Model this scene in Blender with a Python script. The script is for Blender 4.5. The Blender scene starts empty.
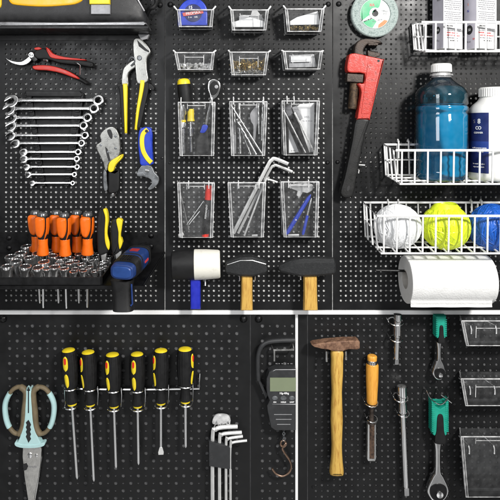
import bpy, bmesh, math, random
from mathutils import Vector, Matrix, noise
random.seed(7)
R = math.radians
S = bpy.context.scene
C = S.collection

# ------------------------------------------------------------------ scale, camera, light
U = 0.0025                 # one unit of the plan (a 500 x 500 wall) is 2.5 mm
CX, CY, D = 215., 125., 600.   # where the lens axis meets the boards, and its distance

def wpt(x, y, d):
    """plan x (right), y (down), d (out of the wall) -> world"""
    return Vector(((x - 250) * U, -d * U, (250 - y) * U))

cam = bpy.data.cameras.new('camera'); camo = bpy.data.objects.new('camera', cam); C.objects.link(camo)
camo.location = wpt(CX, CY, D); camo.rotation_euler = (R(90), 0, 0)
cam.sensor_width = 36; cam.lens = 36 * D / 500
cam.shift_x = (250 - CX) / 500; cam.shift_y = -(250 - CY) / 500
cam.clip_start = 0.02; cam.clip_end = 50
S.camera = camo

w = bpy.data.worlds.new('World'); S.world = w; w.use_nodes = True
wn = w.node_tree; bg = wn.nodes['Background']
tc = wn.nodes.new('ShaderNodeTexCoord'); sx = wn.nodes.new('ShaderNodeSeparateXYZ')
mr = wn.nodes.new('ShaderNodeMapRange'); cr = wn.nodes.new('ShaderNodeValToRGB')
wn.links.new(tc.outputs['Generated'], sx.inputs[0]); wn.links.new(sx.outputs['Z'], mr.inputs['Value'])
mr.inputs['From Min'].default_value = -1; mr.inputs['From Max'].default_value = 1
wn.links.new(mr.outputs['Result'], cr.inputs['Fac']); wn.links.new(cr.outputs['Color'], bg.inputs['Color'])
def ramp(node, stops):
    el = node.color_ramp.elements
    while len(el) > 1: el.remove(el[-1])
    el[0].position = stops[0][0]; el[0].color = (*[stops[0][1]] * 3, 1)
    for q, v in stops[1:]:
        e = el.new(q); e.color = (v, v, v, 1)
# invented surroundings for chrome reflections: bright floor and top, added light bands sideways
ramp(cr, [(.10, .75), (.26, .95), (.36, .58), (.46, .24), (.56, .10), (.68, .35), (.82, 1.)])
mr2 = wn.nodes.new('ShaderNodeMapRange'); mr2.inputs['From Min'].default_value = -1; mr2.inputs['From Max'].default_value = 1
cr2 = wn.nodes.new('ShaderNodeValToRGB'); wn.links.new(sx.outputs['X'], mr2.inputs['Value']); wn.links.new(mr2.outputs['Result'], cr2.inputs['Fac'])
ramp(cr2, [(.04, .10), (.16, .9), (.24, .35), (.36, .25), (.44, 1.5), (.54, 1.5), (.60, .5), (.70, .22), (.80, 1.3), (.93, .15)])
mu = wn.nodes.new('ShaderNodeMix'); mu.data_type = 'RGBA'; mu.blend_type = 'MULTIPLY'; mu.inputs['Factor'].default_value = 1
wn.links.new(cr.outputs['Color'], mu.inputs[6]); wn.links.new(cr2.outputs['Color'], mu.inputs[7]); wn.links.new(mu.outputs[2], bg.inputs['Color'])
bg.inputs['Strength'].default_value = 0.78

def area(name, loc, target, size, energy, col=(1, .98, .95)):
    l = bpy.data.lights.new(name, 'AREA'); l.shape = 'RECTANGLE'; l.size, l.size_y = size; l.energy = energy; l.color = col
    o = bpy.data.objects.new(name, l); C.objects.link(o); o.location = loc
    o.rotation_euler = (Vector(target) - Vector(loc)).to_track_quat('-Z', 'Y').to_euler()
    return o
area('key_lamp', (0.92, -1.65, 1.05), (0.0, 0, -0.08), (.24, .24), 50)
area('strip_lamp', (-0.75, -1.7, 0.75), (0, 0, 0), (.5, .9), 13, (.97, .98, 1))

S.view_settings.view_transform = 'Standard'; S.view_settings.look = 'None'
S.view_settings.exposure = 0.0; S.view_settings.gamma = 1
S.cycles.max_bounces = 10; S.cycles.transparent_max_bounces = 24
S.cycles.caustics_reflective = False; S.cycles.caustics_refractive = False
S.cycles.use_denoising = True

# ------------------------------------------------------------------ materials
MATS = {}
def M(name, col, rough=.5, metal=0., var=.12, scale=60., bump=0., bscale=400., spec=.5, coat=0., col2=None, stretch=(1, 1, 1), c2pos=.55, rvar=.12, **kw):
    if name in MATS: return MATS[name]
    m = bpy.data.materials.new(name); m.use_nodes = True; nt = m.node_tree
    b = nt.nodes['Principled BSDF']
    t = nt.nodes.new('ShaderNodeTexCoord'); mp = nt.nodes.new('ShaderNodeMapping'); mp.inputs['Scale'].default_value = stretch
    nt.links.new(t.outputs['Object'], mp.inputs['Vector'])
    n = nt.nodes.new('ShaderNodeTexNoise'); n.inputs['Scale'].default_value = scale; n.inputs['Detail'].default_value = 6; n.inputs['Roughness'].default_value = .62
    nt.links.new(mp.outputs['Vector'], n.inputs['Vector'])
    r = nt.nodes.new('ShaderNodeValToRGB'); nt.links.new(n.outputs['Fac'], r.inputs['Fac'])
    lo = tuple(max(0, c * (1 - var)) for c in col); hi = tuple(min(1, c * (1 + var)) for c in col)
    if col2: lo, hi = col2, col
    r.color_ramp.elements[0].color = (*lo, 1); r.color_ramp.elements[1].color = (*hi, 1)
    r.color_ramp.elements[0].position = .35 if not col2 else c2pos - .12; r.color_ramp.elements[1].position = .68 if not col2 else c2pos + .1
    nt.links.new(r.outputs['Color'], b.inputs['Base Color'])
    rr = nt.nodes.new('ShaderNodeMapRange'); nt.links.new(n.outputs['Fac'], rr.inputs['Value'])
    rr.inputs['From Min'].default_value = .3; rr.inputs['From Max'].default_value = .7
    rr.inputs['To Min'].default_value = max(.02, rough - rvar); rr.inputs['To Max'].default_value = min(1, rough + rvar)
    nt.links.new(rr.outputs['Result'], b.inputs['Roughness'])
    b.inputs['Metallic'].default_value = metal; b.inputs['Specular IOR Level'].default_value = spec
    b.inputs['Coat Weight'].default_value = coat; b.inputs['Coat Roughness'].default_value = .12
    if bump:
        n2 = nt.nodes.new('ShaderNodeTexNoise'); n2.inputs['Scale'].default_value = bscale; n2.inputs['Detail'].default_value = 3
        nt.links.new(mp.outputs['Vector'], n2.inputs['Vector'])
        bp = nt.nodes.new('ShaderNodeBump'); bp.inputs['Strength'].default_value = bump; bp.inputs['Distance'].default_value = .0012
        nt.links.new(n2.outputs['Fac'], bp.inputs['Height']); nt.links.new(bp.outputs['Normal'], b.inputs['Normal'])
    for k, v in kw.items(): b.inputs[k.replace('_', ' ')].default_value = v
    MATS[name] = m
    return m

BOARD = M('board_black', (.0085, .0088, .0095), .40, bump=.10, bscale=900, var=.25, scale=18, spec=.26)
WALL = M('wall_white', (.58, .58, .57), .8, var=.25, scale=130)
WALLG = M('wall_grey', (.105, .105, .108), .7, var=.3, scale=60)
BOARDG = M('board_charcoal', (.0105, .0107, .0112), .42, bump=.12, bscale=900, var=.3, scale=16, spec=.26)
TRIM = M('trim_white', (.93, .93, .93), .6, var=.01)
CHROME = M('chrome', (.82, .82, .82), .17, 1, var=.06, rvar=.06)
STEEL = M('satin_steel', (.62, .62, .61), .32, 1, var=.12, bump=.06, bscale=700)
BRIGHT = M('bright_nickel', (.80, .80, .79), .38, .55, var=.10, scale=40, bump=.05, bscale=500)
NICKEL = M('brushed_nickel', (.70, .69, .66), .40, 1, var=.15, bump=.15, bscale=300)
PLIER = M('jaw_nickel', (.30, .30, .285), .34, .9, var=.28, scale=90, bump=.1)
GREYSTEEL = M('grey_forged', (.20, .21, .22), .40, .7, var=.25, bump=.2, bscale=500)
BLACKP = M('black_plastic', (.007, .007, .0075), .42, var=.3, spec=.3, bump=.12, bscale=1200)
BLACKR = M('black_rubber', (.009, .009, .0095), .55, var=.3, spec=.32, bump=.2, bscale=900)
BLACKM = M('black_metal', (.005, .005, .0055), .36, var=.3, spec=.3, bump=.06, bscale=1000)
CASEB = M('case_black', (.014, .014, .015), .45, var=.3, bump=.25, bscale=1500)
YEL = M('yellow_plastic', (.80, .50, .012), .38, var=.1, scale=50, bump=.05)
YEL2 = M('lemon_grip', (.86, .66, .02), .4, var=.08)
RED = M('red_grip', (.52, .028, .018), .42, var=.15)
REDP = M('red_paint', (.47, .030, .018), .45, scale=110, bump=.35, bscale=330, col2=(.20, .016, .012), c2pos=.36, rvar=.2)
ORANGE = M('orange_plastic', (.90, .155, .006), .36, var=.08)
BLUE = M('blue_plastic', (.012, .045, .46), .38, var=.12)
BLUED = M('drill_blue', (.010, .036, .155), .42, var=.15, bump=.1)
BLUEH = M('blue_handle', (.012, .022, .42), .42, var=.1)
TEAL = M('teal_grip', (.010, .34, .24), .45, var=.12, bump=.15)
SOCKET = M('socket_chrome', (.90, .90, .90), .17, .95, var=.05, rvar=.05)
MINT = M('mint_plastic', (.47, .70, .70), .36, var=.04)
KHAKI = M('khaki_grip', (.17, .13, .075), .6, var=.15, bump=.2)
GREYP = M('grey_plastic', (.30, .30, .31), .4, .2, var=.12)
WOOD = M('ash_wood', (.66, .40, .085), .5, scale=55, stretch=(5, 5, .55), col2=(.40, .185, .03), c2pos=.42, bump=.15, bscale=150, coat=.12)
WOODY = M('pale_wood', (.70, .44, .095), .48, scale=60, stretch=(4, 4, .55), col2=(.42, .19, .03), c2pos=.43, bump=.12, bscale=150, coat=.12)
WOODO = M('orange_wood', (.84, .40, .055), .42, scale=50, stretch=(4, 4, .6), col2=(.66, .25, .025), c2pos=.42, coat=.3)
RUST = M('rusty_iron', (.30, .17, .105), .6, .25, scale=95, col2=(.13, .065, .04), c2pos=.5, bump=.5, bscale=280)
IRON = M('old_iron', (.075, .058, .048), .55, .5, scale=80, col2=(.03, .022, .018), c2pos=.5, bump=.5, bscale=260)
KNURL = M('knurled_brown', (.13, .085, .05), .55, .6, scale=140, col2=(.045, .03, .02), bump=.6, bscale=700)
BLADER = M('worn_blade', (.16, .10, .07), .5, .6, scale=120, col2=(.05, .035, .028), c2pos=.5, bump=.4)
HAMB = M('hammer_black', (.020, .021, .022), .46, .2, scale=120, bump=.5, bscale=260, col2=(.055, .056, .058), c2pos=.34, rvar=.2)
WHITER = M('white_rubber', (.78, .76, .68), .6, col2=(.62, .60, .52), c2pos=.36, scale=70, bump=.1, bscale=300)
VINYL = M('white_vinyl', (.76, .76, .755), .28, var=.08, scale=40, bump=.08, bscale=200)
PAPER = M('white_paper', (.80, .80, .80), .7, var=.04)
TOWEL = M('towel_paper', (.72, .72, .71), .9, var=.03, bump=.9, bscale=260)
CARD = M('card_lilac', (.62, .60, .68), .6, var=.05)
WHITEP = M('white_plastic', (.82, .82, .80), .35, var=.03)
NAVY = M('navy_label', (.012, .022, .12), .45, var=.15)
INK = M('black_ink', (.015, .015, .016), .6)
INKG = M('grey_ink', (.22, .22, .24), .6)
INKW = M('white_ink', (.85, .85, .85), .5)
INKR = M('red_ink', (.62, .05, .05), .5)
INKB = M('blue_ink', (.05, .06, .40), .5)
INKO = M('orange_ink', (.80, .17, .04), .5)
GREENL = M('green_label', (.025, .34, .14), .45, var=.2, scale=20)
ABRAS = M('abrasive', (.36, .42, .40), .8, scale=260, col2=(.16, .22, .21), c2pos=.42, bump=.7, bscale=900)
LCD = M('lcd_screen', (.20, .235, .145), .25, var=.05, scale=20)
BRONZE = M('bronze_hook', (.34, .23, .17), .40, 1, var=.2)
BRASS = M('brass', (.55, .42, .18), .3, 1, var=.2)
DARKG = M('dark_grey_plastic', (.028, .029, .031), .5, var=.2, bump=.1)
MARKB = M('marker_black', (.013, .013, .014), .3)
MARKR = M('marker_red', (.75, .035, .02), .35)
TW_W = M('twine_white', (.76, .77, .78), .35, var=.1, scale=120, stretch=(1, 1, .3))
TW_Y = M('twine_lime', (.66, .78, .025), .35, var=.12, scale=120, stretch=(1, 1, .3))
TW_B = M('twine_blue', (.012, .10, .46), .32, var=.2, scale=120, stretch=(1, 1, .3))

def clear_mat(name, tint, edge, mixw, rough=.06, lo=.5, hi=1.6, ior=1.45):
    m = bpy.data.materials.new(name); m.use_nodes = True; nt = m.node_tree; nt.nodes.clear()
    out = nt.nodes.new('ShaderNodeOutputMaterial')
    tr = nt.nodes.new('ShaderNodeBsdfTransparent'); tr.inputs['Color'].default_value = (*tint, 1)
    gl = nt.nodes.new('ShaderNodeBsdfGlossy'); gl.inputs['Roughness'].default_value = rough; gl.inputs['Color'].default_value = (1, 1, 1, 1)
    df = nt.nodes.new('ShaderNodeBsdfDiffuse'); df.inputs['Color'].default_value = (*edge, 1)
    fr = nt.nodes.new('ShaderNodeFresnel'); fr.inputs['IOR'].default_value = ior
    tc = nt.nodes.new('ShaderNodeTexCoord'); n = nt.nodes.new('ShaderNodeTexNoise'); n.inputs['Scale'].default_value = 70; n.inputs['Detail'].default_value = 5
    nt.links.new(tc.outputs['Object'], n.inputs['Vector'])
    mm = nt.nodes.new('ShaderNodeMapRange'); nt.links.new(n.outputs['Fac'], mm.inputs['Value'])
    mm.inputs['From Min'].default_value = .35; mm.inputs['From Max'].default_value = .75
    mm.inputs['To Min'].default_value = min(1, mixw * lo); mm.inputs['To Max'].default_value = min(1, mixw * hi)
    m1 = nt.nodes.new('ShaderNodeMixShader'); m2 = nt.nodes.new('ShaderNodeMixShader')
    nt.links.new(mm.outputs['Result'], m1.inputs[0]); nt.links.new(tr.outputs[0], m1.inputs[1]); nt.links.new(df.outputs[0], m1.inputs[2])
    nt.links.new(fr.outputs[0], m2.inputs[0]); nt.links.new(m1.outputs[0], m2.inputs[1]); nt.links.new(gl.outputs[0], m2.inputs[2])
    nt.links.new(m2.outputs[0], out.inputs['Surface'])
    MATS[name] = m
    return m
CLEAR = clear_mat('clear_plastic', (.98, .983, .986), (.85, .85, .85), .012, .05, .2, 2.4, ior=1.38)
STRIP = clear_mat('refraction_white', (.95, .96, .965), (.85, .85, .86), .15, .08, .3, 1.8, ior=1.4)  # whitish tint imitates refraction in the bin walls
CLEARH = clear_mat('scuffed_clear_plastic', (.97, .975, .98), (.85, .85, .85), .016, .06, .3, 2.2, ior=1.36)
CLEARE = clear_mat('clear_plastic_edge', (.85, .86, .88), (.92, .92, .92), .62, .10, .5, 1.5)
BOTTLE = clear_mat('bottle_plastic', (.86, .93, .96), (.7, .8, .85), .015, .04)
LIQ = clear_mat('blue_liquid', (.01, .30, .62), (.002, .30, .56), .70, .06, .94, 1.06)
DARKBAND = clear_mat('dark_refraction', (.16, .45, .55), (.0, .16, .24), .22, .05, .8, 1.2)  # dark blue tint imitates reflection and refraction in the upper bottle
BAGC = clear_mat('thin_bag', (.9, .9, .9), (.8, .8, .8), .5, .15)

# ------------------------------------------------------------------ geometry helpers
def P(x, y, d):
    """picture-plan point seen at (x, y) but standing d out of the wall"""
    s = (D - d) / D
    return (CX + (x - CX) * s, CY + (y - CY) * s, d)

def spline(pts, n=4, closed=True):
    out = []; N = len(pts)
    rng = range(N) if closed else range(N - 1)
    for i in rng:
        p = [pts[(i + k) % N] if closed else pts[min(max(i + k, 0), N - 1)] for k in (-1, 0, 1, 2)]
        for j in range(n):
            t = j / n
            out.append(tuple(.5 * ((2 * p[1][a]) + (-p[0][a] + p[2][a]) * t + (2 * p[0][a] - 5 * p[1][a] + 4 * p[2][a] - p[3][a]) * t * t + (-p[0][a] + 3 * p[1][a] - 3 * p[2][a] + p[3][a]) * t ** 3) for a in range(len(p[0]))))
    if not closed: out.append(tuple(pts[-1]))
    return out

def inset(poly, a):
    """move every corner inward by a, less where the shape is thin"""
    n = len(poly); ar = sum(poly[i][0] * poly[(i + 1) % n][1] - poly[(i + 1) % n][0] * poly[i][1] for i in range(n))
    sg = 1 if ar > 0 else -1; dirs = []; lim = []
    for i in range(n):
        p0, p1, p2 = poly[i - 1], poly[i], poly[(i + 1) % n]
        def nrm(a_, b_):
            dx, dy = b_[0] - a_[0], b_[1] - a_[1]; l = math.hypot(dx, dy) or 1
            return (-dy / l * sg, dx / l * sg)
        n1, n2 = nrm(p0, p1), nrm(p1, p2); mx, my = n1[0] + n2[0], n1[1] + n2[1]
        den = max(.45, 1 + n1[0] * n2[0] + n1[1] * n2[1]); dx, dy = mx / den, my / den; dirs.append((dx, dy))
        best = 1e9
        for j in range(n):
            if j == i or (j + 1) % n == i: continue
            q0, q1 = poly[j], poly[(j + 1) % n]; ex, ey = q1[0] - q0[0], q1[1] - q0[1]; cr_ = dx * ey - dy * ex
            if abs(cr_) < 1e-9: continue
            wx, wy = q0[0] - p1[0], q0[1] - p1[1]; tt = (wx * ey - wy * ex) / cr_; uu = (wx * dy - wy * dx) / cr_
            if tt > 1e-4 and -.01 <= uu <= 1.01: best = min(best, tt)
        lim.append(best * .40)
    for _ in range(3): lim = [min(lim[i], (lim[i - 1] + lim[(i + 1) % n]) / 2 + .15) for i in range(n)]
    return [(poly[i][0] + dirs[i][0] * min(a, lim[i]), poly[i][1] + dirs[i][1] * min(a, lim[i])) for i in range(n)]

def tf(pts, x0, y0, k):
    return [(x0 + p[0] / k, y0 + p[1] / k) for p in pts]

class MB:
    def __init__(s): s.v = []; s.f = []
    def add(s, vs, fs):
        o = len(s.v); s.v += [tuple(v) for v in vs]; s.f += [tuple(i + o for i in f) for f in fs]; return s
    def prism(s, poly, d0, d1, ch=.5, back=False):
        poly = [(p[0], p[1]) for p in poly]
        poly = [p for i, p in enumerate(poly) if math.hypot(p[0] - poly[i - 1][0], p[1] - poly[i - 1][1]) > .02]
        ch = min(ch, abs(d1 - d0) * .9)
        lv = [(0, d0), (0, d1 - ch), (ch * .3, d1 - ch * .3), (ch, d1)]
        if ch <= 0: lv = [(0, d0), (0, d1)]
        if back: lv = [(ch, d0), (ch * .3, d0 + ch * .3), (0, d0 + ch)] + lv[1:]
        vs = []; fs = []; n = len(poly)
        for a, d in lv: vs += [(x, y, d) for x, y in (inset(poly, a) if a else poly)]
        for l in range(len(lv) - 1):
            for i in range(n): fs.append((l * n + i, l * n + (i + 1) % n, (l + 1) * n + (i + 1) % n, (l + 1) * n + i))
        fs.append(tuple(range(n))); fs.append(tuple((len(lv) - 1) * n + i for i in range(n)))
        return s.add(vs, fs)
    def box(s, x0, x1, y0, y1, d0, d1, ch=.4):
        return s.prism([(x0, y0), (x1, y0), (x1, y1), (x0, y1)], d0, d1, ch, True)
    def hexa(s, p):
        """eight corners: back four, then front four"""
        return s.add(p, [(0, 1, 2, 3), (4, 5, 6, 7), (0, 1, 5, 4), (1, 2, 6, 5), (2, 3, 7, 6), (3, 0, 4, 7)])
    def ringstrip(s, rings, closed=False, caps=True):
        n = len(rings[0]); vs = [p for r in rings for p in r]; fs = []
        L = len(rings)
        for l in range(L if closed else L - 1):
            a, b = l * n, ((l + 1) % L) * n
            for i in range(n): fs.append((a + i, a + (i + 1) % n, b + (i + 1) % n, b + i))
        if caps and not closed: fs += [tuple(range(n)), tuple((L - 1) * n + i for i in range(n))]
        return s.add(vs, fs)
    def tube(s, path, r, n=8, closed=False, flat=1.):
        path = [Vector(p) for p in path]; N = len(path)
        rs = r if isinstance(r, (list, tuple)) else [r] * N
        rings = []; up = None
        for i, p in enumerate(path):
            if closed: t = path[(i + 1) % N] - path[i - 1]
            else: t = path[min(i + 1, N - 1)] - path[max(i - 1, 0)]
            t.normalize()
            if up is None:
                up = Vector((0, 0, 1)) if abs(t.z) < .9 else Vector((0, 1, 0))
            u = up - t * up.dot(t)
            if u.length < 1e-4: u = t.orthogonal()
            u.normalize(); up = u; v = t.cross(u)
            rings.append([p + u * (math.cos(a) * rs[i] * flat) + v * (math.sin(a) * rs[i]) for a in (2 * math.pi * k / n for k in range(n))])
        return s.ringstrip(rings, closed)
    def lathe(s, o, ax, prof, n=20, a0=0., a1=None, rot=0., sq=None, fl=None):
        """profile [(height along axis, radius)], optional squash (ku, kv)"""
        o = Vector(o); ax = Vector(ax).normalized()
        u = Vector((0, 0, 1)) if abs(ax.z) < .9 else Vector((1, 0, 0))
        u = (u - ax * u.dot(ax)).normalized(); v = ax.cross(u); ku, kv = sq or (1, 1)
        full = a1 is None
        ang = [rot + 2 * math.pi * k / n for k in range(n)] if full else [a0 + (a1 - a0) * k / n for k in range(n + 1)]
        fm = lambda a: 1 + fl[1] * math.cos(fl[0] * a) if fl else 1
        rings = [[o + ax * h + u * (math.cos(a) * r * ku * fm(a)) + v * (math.sin(a) * r * kv * fm(a)) for a in ang] for h, r in prof]
        if full: return s.ringstrip(rings, caps=True)
        m = len(ang); vs = [p for r in rings for p in r]
        return s.add(vs, [(l * m + i, l * m + i + 1, (l + 1) * m + i + 1, (l + 1) * m + i) for l in range(len(rings) - 1) for i in range(m - 1)])
    def annulus(s, cx, cy, ri, ro, d0, d1, ch=.4, n=24, ni=None, rot=0., kx=1., ky=1.):
        prof = [(ri, d0), (ro, d0), (ro, d1 - ch), (ro - ch * .3, d1 - ch * .3), (ro - ch, d1), (ri + ch * .6, d1), (ri, d1 - ch * .6)]
        rings = []
        for r, d in prof:
            rings.append([(cx + kx * r * math.cos(rot + 2 * math.pi * k / n) * (1 if not (ni and r <= ri + ch and k % 2) else .86), cy + ky * r * math.sin(rot + 2 * math.pi * k / n) * (1 if not (ni and r <= ri + ch and k % 2) else .86), d) for k in range(n)])
        return s.ringstrip(rings, closed=True)
    def ball(s, c, r, nu=20, nv=12, k=(1, 1, 1), amp=0., fr=.2):
        vs = []; fs = []
        for j in range(nv + 1):
            th = math.pi * j / nv
            for i in range(nu):
                ph = 2 * math.pi * i / nu
                q = Vector((math.sin(th) * math.cos(ph), math.cos(th), math.sin(th) * math.sin(ph)))
                rr = r * (1 + amp * noise.noise(q * (r * fr) + Vector(c) * .37))
                vs.append((c[0] + q.x * rr * k[0], c[1] + q.y * rr * k[1], c[2] + q.z * rr * k[2]))
        for j in range(nv):
            for i in range(nu):
                fs.append((j * nu + i, j * nu + (i + 1) % nu, (j + 1) * nu + (i + 1) % nu, (j + 1) * nu + i))
        return s.add(vs, fs)

def setp(o, label=None, cat=None, group=None, kind=None):
    if label: o['label'] = label
    if cat: o['category'] = cat
    if group: o['group'] = group
    if kind: o['kind'] = kind
    return o

def build(mb, name, mat, origin, s, parent=None, smooth=35, dref=0, weld=True):
    """origin in plan coordinates; s scales the plan about the lens axis so the thing keeps its seen size at its depth"""
    ox, oy, od = origin
    me = bpy.data.meshes.new(name)
    me.from_pydata([((x - ox) * s * U, -(d - od) * s * U, -(y - oy) * s * U) for x, y, d in mb.v], [], mb.f)
    bm = bmesh.new(); bm.from_mesh(me)
    if weld: bmesh.ops.remove_doubles(bm, verts=bm.verts, dist=1e-6)
    bmesh.ops.recalc_face_normals(bm, faces=bm.faces)
    bm.to_mesh(me); bm.free()
    me.materials.append(mat)
    if smooth:
        me.polygons.foreach_set('use_smooth', [True] * len(me.polygons)); me.set_sharp_from_angle(angle=R(smooth))
    o = bpy.data.objects.new(name, me); C.objects.link(o)
    if smooth and smooth <= 50 and len(me.polygons) < 6000:
        wm = o.modifiers.new('weighted', 'WEIGHTED_NORMAL'); wm.keep_sharp = True; wm.weight = 60
    if parent: o.parent = parent
    return o

class Thing:
    def __init__(t, name, label, cat, x, y, d=0., dref=0., group=None):
        t.s = (D - dref) / D; t.o = (x, y, d)
        t.e = bpy.data.objects.new(name, None); C.objects.link(t.e); t.e.empty_display_size = .01
        t.e.location = t.w(x, y, d); setp(t.e, label, cat, group)
    def w(t, x, y, d): return wpt(CX + (x - CX) * t.s, CY + (y - CY) * t.s, d * t.s)
    def add(t, mb, name, mat, parent=None, label=None, smooth=35):
        o = build(mb, name, mat, t.o, t.s, parent or t.e, smooth)
        if label: o['label'] = label
        return o
    def text(t, body, x, y, d, size, mat, parent=None, name='lettering', rot=0., align='CENTER', cyl=None, bold=0., xs=1., tilt=None):
        o = text_mesh(body, size, bold)
        me = o; kx = U * t.s
        co, si = math.cos(R(rot)), math.sin(R(rot))
        for v in me.vertices:
            a, b, c = v.co.x * xs, v.co.y, v.co.z
            px = x + (a * co + b * si); py = y + (a * si - b * co); pd = d + c
            if cyl:
                ccx, ccd, rr = cyl; th = (px - ccx) / rr; px = ccx + (rr + c + .12) * math.sin(th); pd = ccd + (rr + c + .12) * math.cos(th)
            v.co = ((px - t.o[0]) * kx, -(pd - t.o[2]) * kx, -(py - t.o[1]) * kx)
        me.materials.clear(); me.materials.append(mat)
        ob = bpy.data.objects.new(name, me); C.objects.link(ob); ob.parent = parent or t.e
        return ob

def text_mesh(body, size, bold=0.):
    cu = bpy.data.curves.new('lettering', 'FONT'); cu.body = body; cu.size = size; cu.extrude = .06; cu.offset = bold
    cu.align_x = 'CENTER'; cu.align_y = 'CENTER'
    o = bpy.data.objects.new('lettering', cu); C.objects.link(o)
    dg = bpy.context.evaluated_depsgraph_get(); me = bpy.data.meshes.new_from_object(o.evaluated_get(dg))
    C.objects.unlink(o); bpy.data.objects.remove(o); bpy.data.curves.remove(cu)
    return me

def solo(mb, name, label, cat, mat, x, y, d=0., dref=0., group=None, kind=None, smooth=35):
    s = (D - dref) / D
    o = build(mb, name, mat, (x, y, d), s, None, smooth)
    o.location = wpt(CX + (x - CX) * s, CY + (y - CY) * s, d * s)
    return setp(o, label, cat, group, kind)

def copy_tree(o, parent=None):
    c = o.copy(); C.objects.link(c)
    if parent: c.parent = parent
    for ch in o.children: copy_tree(ch, c)
    return c

# ------------------------------------------------------------------ the setting: wall, boards, battens
def sheet(pts):
    m = MB(); m.add(pts, [(0, 1, 2, 3)]); return m
wall = MB()
def wallpiece(x0, x1, y0, y1, d0, d1):
    n = 12
    wall.add([(x0, y0, d0), (x1, y0, d0), (x1, y1, d1), (x0, y1, d1)], [(0, 1, 2, 3)])
wallpiece(-150, 166, -120, 60, -4, -3); wallpiece(-150, 166, 60, 125, -3, -1.0); wallpiece(-150, 166, 125, 313, -1.0, -.82)
wallpiece(166, 334, -120, 20, -5, -4); wallpiece(166, 334, 20, 110, -4, -1.1); wallpiece(166, 334, 110, 313, -1.1, -.82)
wallpiece(334, 650, -120, 60, -34, -30); wallpiece(334, 650, 60, 200, -30, -1.3); wallpiece(334, 650, 200, 313, -1.3, -.82)
wo = build(wall, 'wall', WALL, (250, 250, 0), 1, None, 0); wo.location = wpt(250, 250, 0); wo['kind'] = 'structure'
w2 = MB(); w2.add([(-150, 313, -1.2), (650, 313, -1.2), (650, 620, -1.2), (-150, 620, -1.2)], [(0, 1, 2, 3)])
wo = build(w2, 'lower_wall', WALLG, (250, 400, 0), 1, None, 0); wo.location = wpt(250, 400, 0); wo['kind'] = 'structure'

def pegboard(label, x0, x1, y0, y1, gx0, nx, px, gy0, ny, py, rb, rs, par, bolts=(), lip=True):
    t = Thing('pegboard', label, 'pegboard', (x0 + x1) / 2, y1, 0)
    m = MB(); th = -.7
    X0, X1 = gx0 - px / 2, gx0 + (nx - .5) * px; Y0, Y1 = gy0 - py / 2, gy0 + (ny - .5) * py
    X0c, X1c, Y0c, Y1c = X0, X1, Y0, Y1
    oct_ = [(1, 0), (1, 1), (0, 1), (-1, 1), (-1, 0), (-1, -1), (0, -1), (1, -1)]
    vs = []; fs = []
    for j in range(ny):
        for i in range(nx):
            cx, cy = gx0 + i * px, gy0 + j * py; r = rb if (i + j + par) % 2 == 0 else rs
            b = len(vs)
            vs += [(cx + a * px / 2, cy + c * py / 2, 0) for a, c in oct_]
            for k in range(8):
                an = math.pi / 4 * k; vs.append((cx + r * math.cos(an), cy + r * math.sin(an), 0))
            for k in range(8):
                an = math.pi / 4 * k; vs.append((cx + r * math.cos(an), cy + r * math.sin(an), th))
            for k in range(8):
                q = (k + 1) % 8
                fs.append((b + k, b + q, b + 8 + q, b + 8 + k)); fs.append((b + 8 + k, b + 8 + q, b + 16 + q, b + 16 + k))
    for (a, c, e_, f_) in ((x0, x1, y0, Y0), (x0, x1, Y1, y1), (x0, X0, Y0, Y1), (X1, x1, Y0, Y1)):
        b = len(vs); vs += [(a, e_, 0), (c, e_, 0), (c, f_, 0), (a, f_, 0)]; fs.append((b, b + 1, b + 2, b + 3))
    # folded edge all round
    b = len(vs); rim = [(x0, y0), (x1, y0), (x1, y1), (x0, y1)]
    vs += [(x, y, 0) for x, y in rim] + [(x, y, th * 1.12) for x, y in rim]
    fs += [(b + k, b + (k + 1) % 4, b + 4 + (k + 1) % 4, b + 4 + k) for k in range(4)]
    m.add(vs, fs)
    ob = build(m, 'panel', BOARD if y0 < 0 else BOARDG, t.o, 1, t.e, 0, weld=False)
    for bx, by, br in bolts:
        m = MB(); m.lathe((bx, by, 0), (0, 0, 1), [(0, br * 1.02), (.5, br), (br * .55, br * .72), (br * .72, br * .3), (br * .74, .05)], 16)
        bo = t.add(m, 'bolt', BLACKM, smooth=50)
        m = MB(); q = br * .42
        m.box(bx - q, bx + q, by - .18, by + .18, br * .60, br * .80, .05); m.box(bx - .18, bx + .18, by - q, by + q, br * .60, br * .802, .05)
        t.add(m, 'recess', INK, bo)
    return t
pegboard('black pegboard carrying the combination wrenches, pruning shears and socket shelf', -5, 164.6, -60, 309.8, 6, 31, 5.0, 300.6 - 4.93 * 70, 71, 4.93, 1.30, .86, 0, [(160, 5, 2.9), (162, 158, 1.2)])
pegboard('black pegboard carrying four rows of clear bins and three mallets', 165.5, 332.2, -60, 309.8, 174, 31, 5.0, 300.6 - 4.93 * 70, 71, 4.93, 1.30, .86, 0, [(170.4, 4.6, 2.9), (328.2, 4.2, 2.6), (169.6, 163, 1.1), (327.5, 162.5, 2.0)])
pegboard('black pegboard carrying the red pipe wrench and white wire baskets', 333.1, 560, -60, 309.8, 341, 40, 5.0, 300.6 - 4.93 * 70, 71, 4.93, 1.28, .90, 0, [(338.7, 4, 2.7), (337.5, 162, 2.0)])
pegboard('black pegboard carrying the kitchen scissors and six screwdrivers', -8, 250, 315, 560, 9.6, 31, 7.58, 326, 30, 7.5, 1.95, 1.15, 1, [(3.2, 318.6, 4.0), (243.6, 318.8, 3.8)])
pegboard('black pegboard behind the luggage scale, left of the white upright strip', 251, 295.6, 315, 560, 262.6, 5, 7.5, 326, 30, 7.5, 1.95, 1.15, 0, [(258.6, 318.8, 3.8)])
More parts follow.
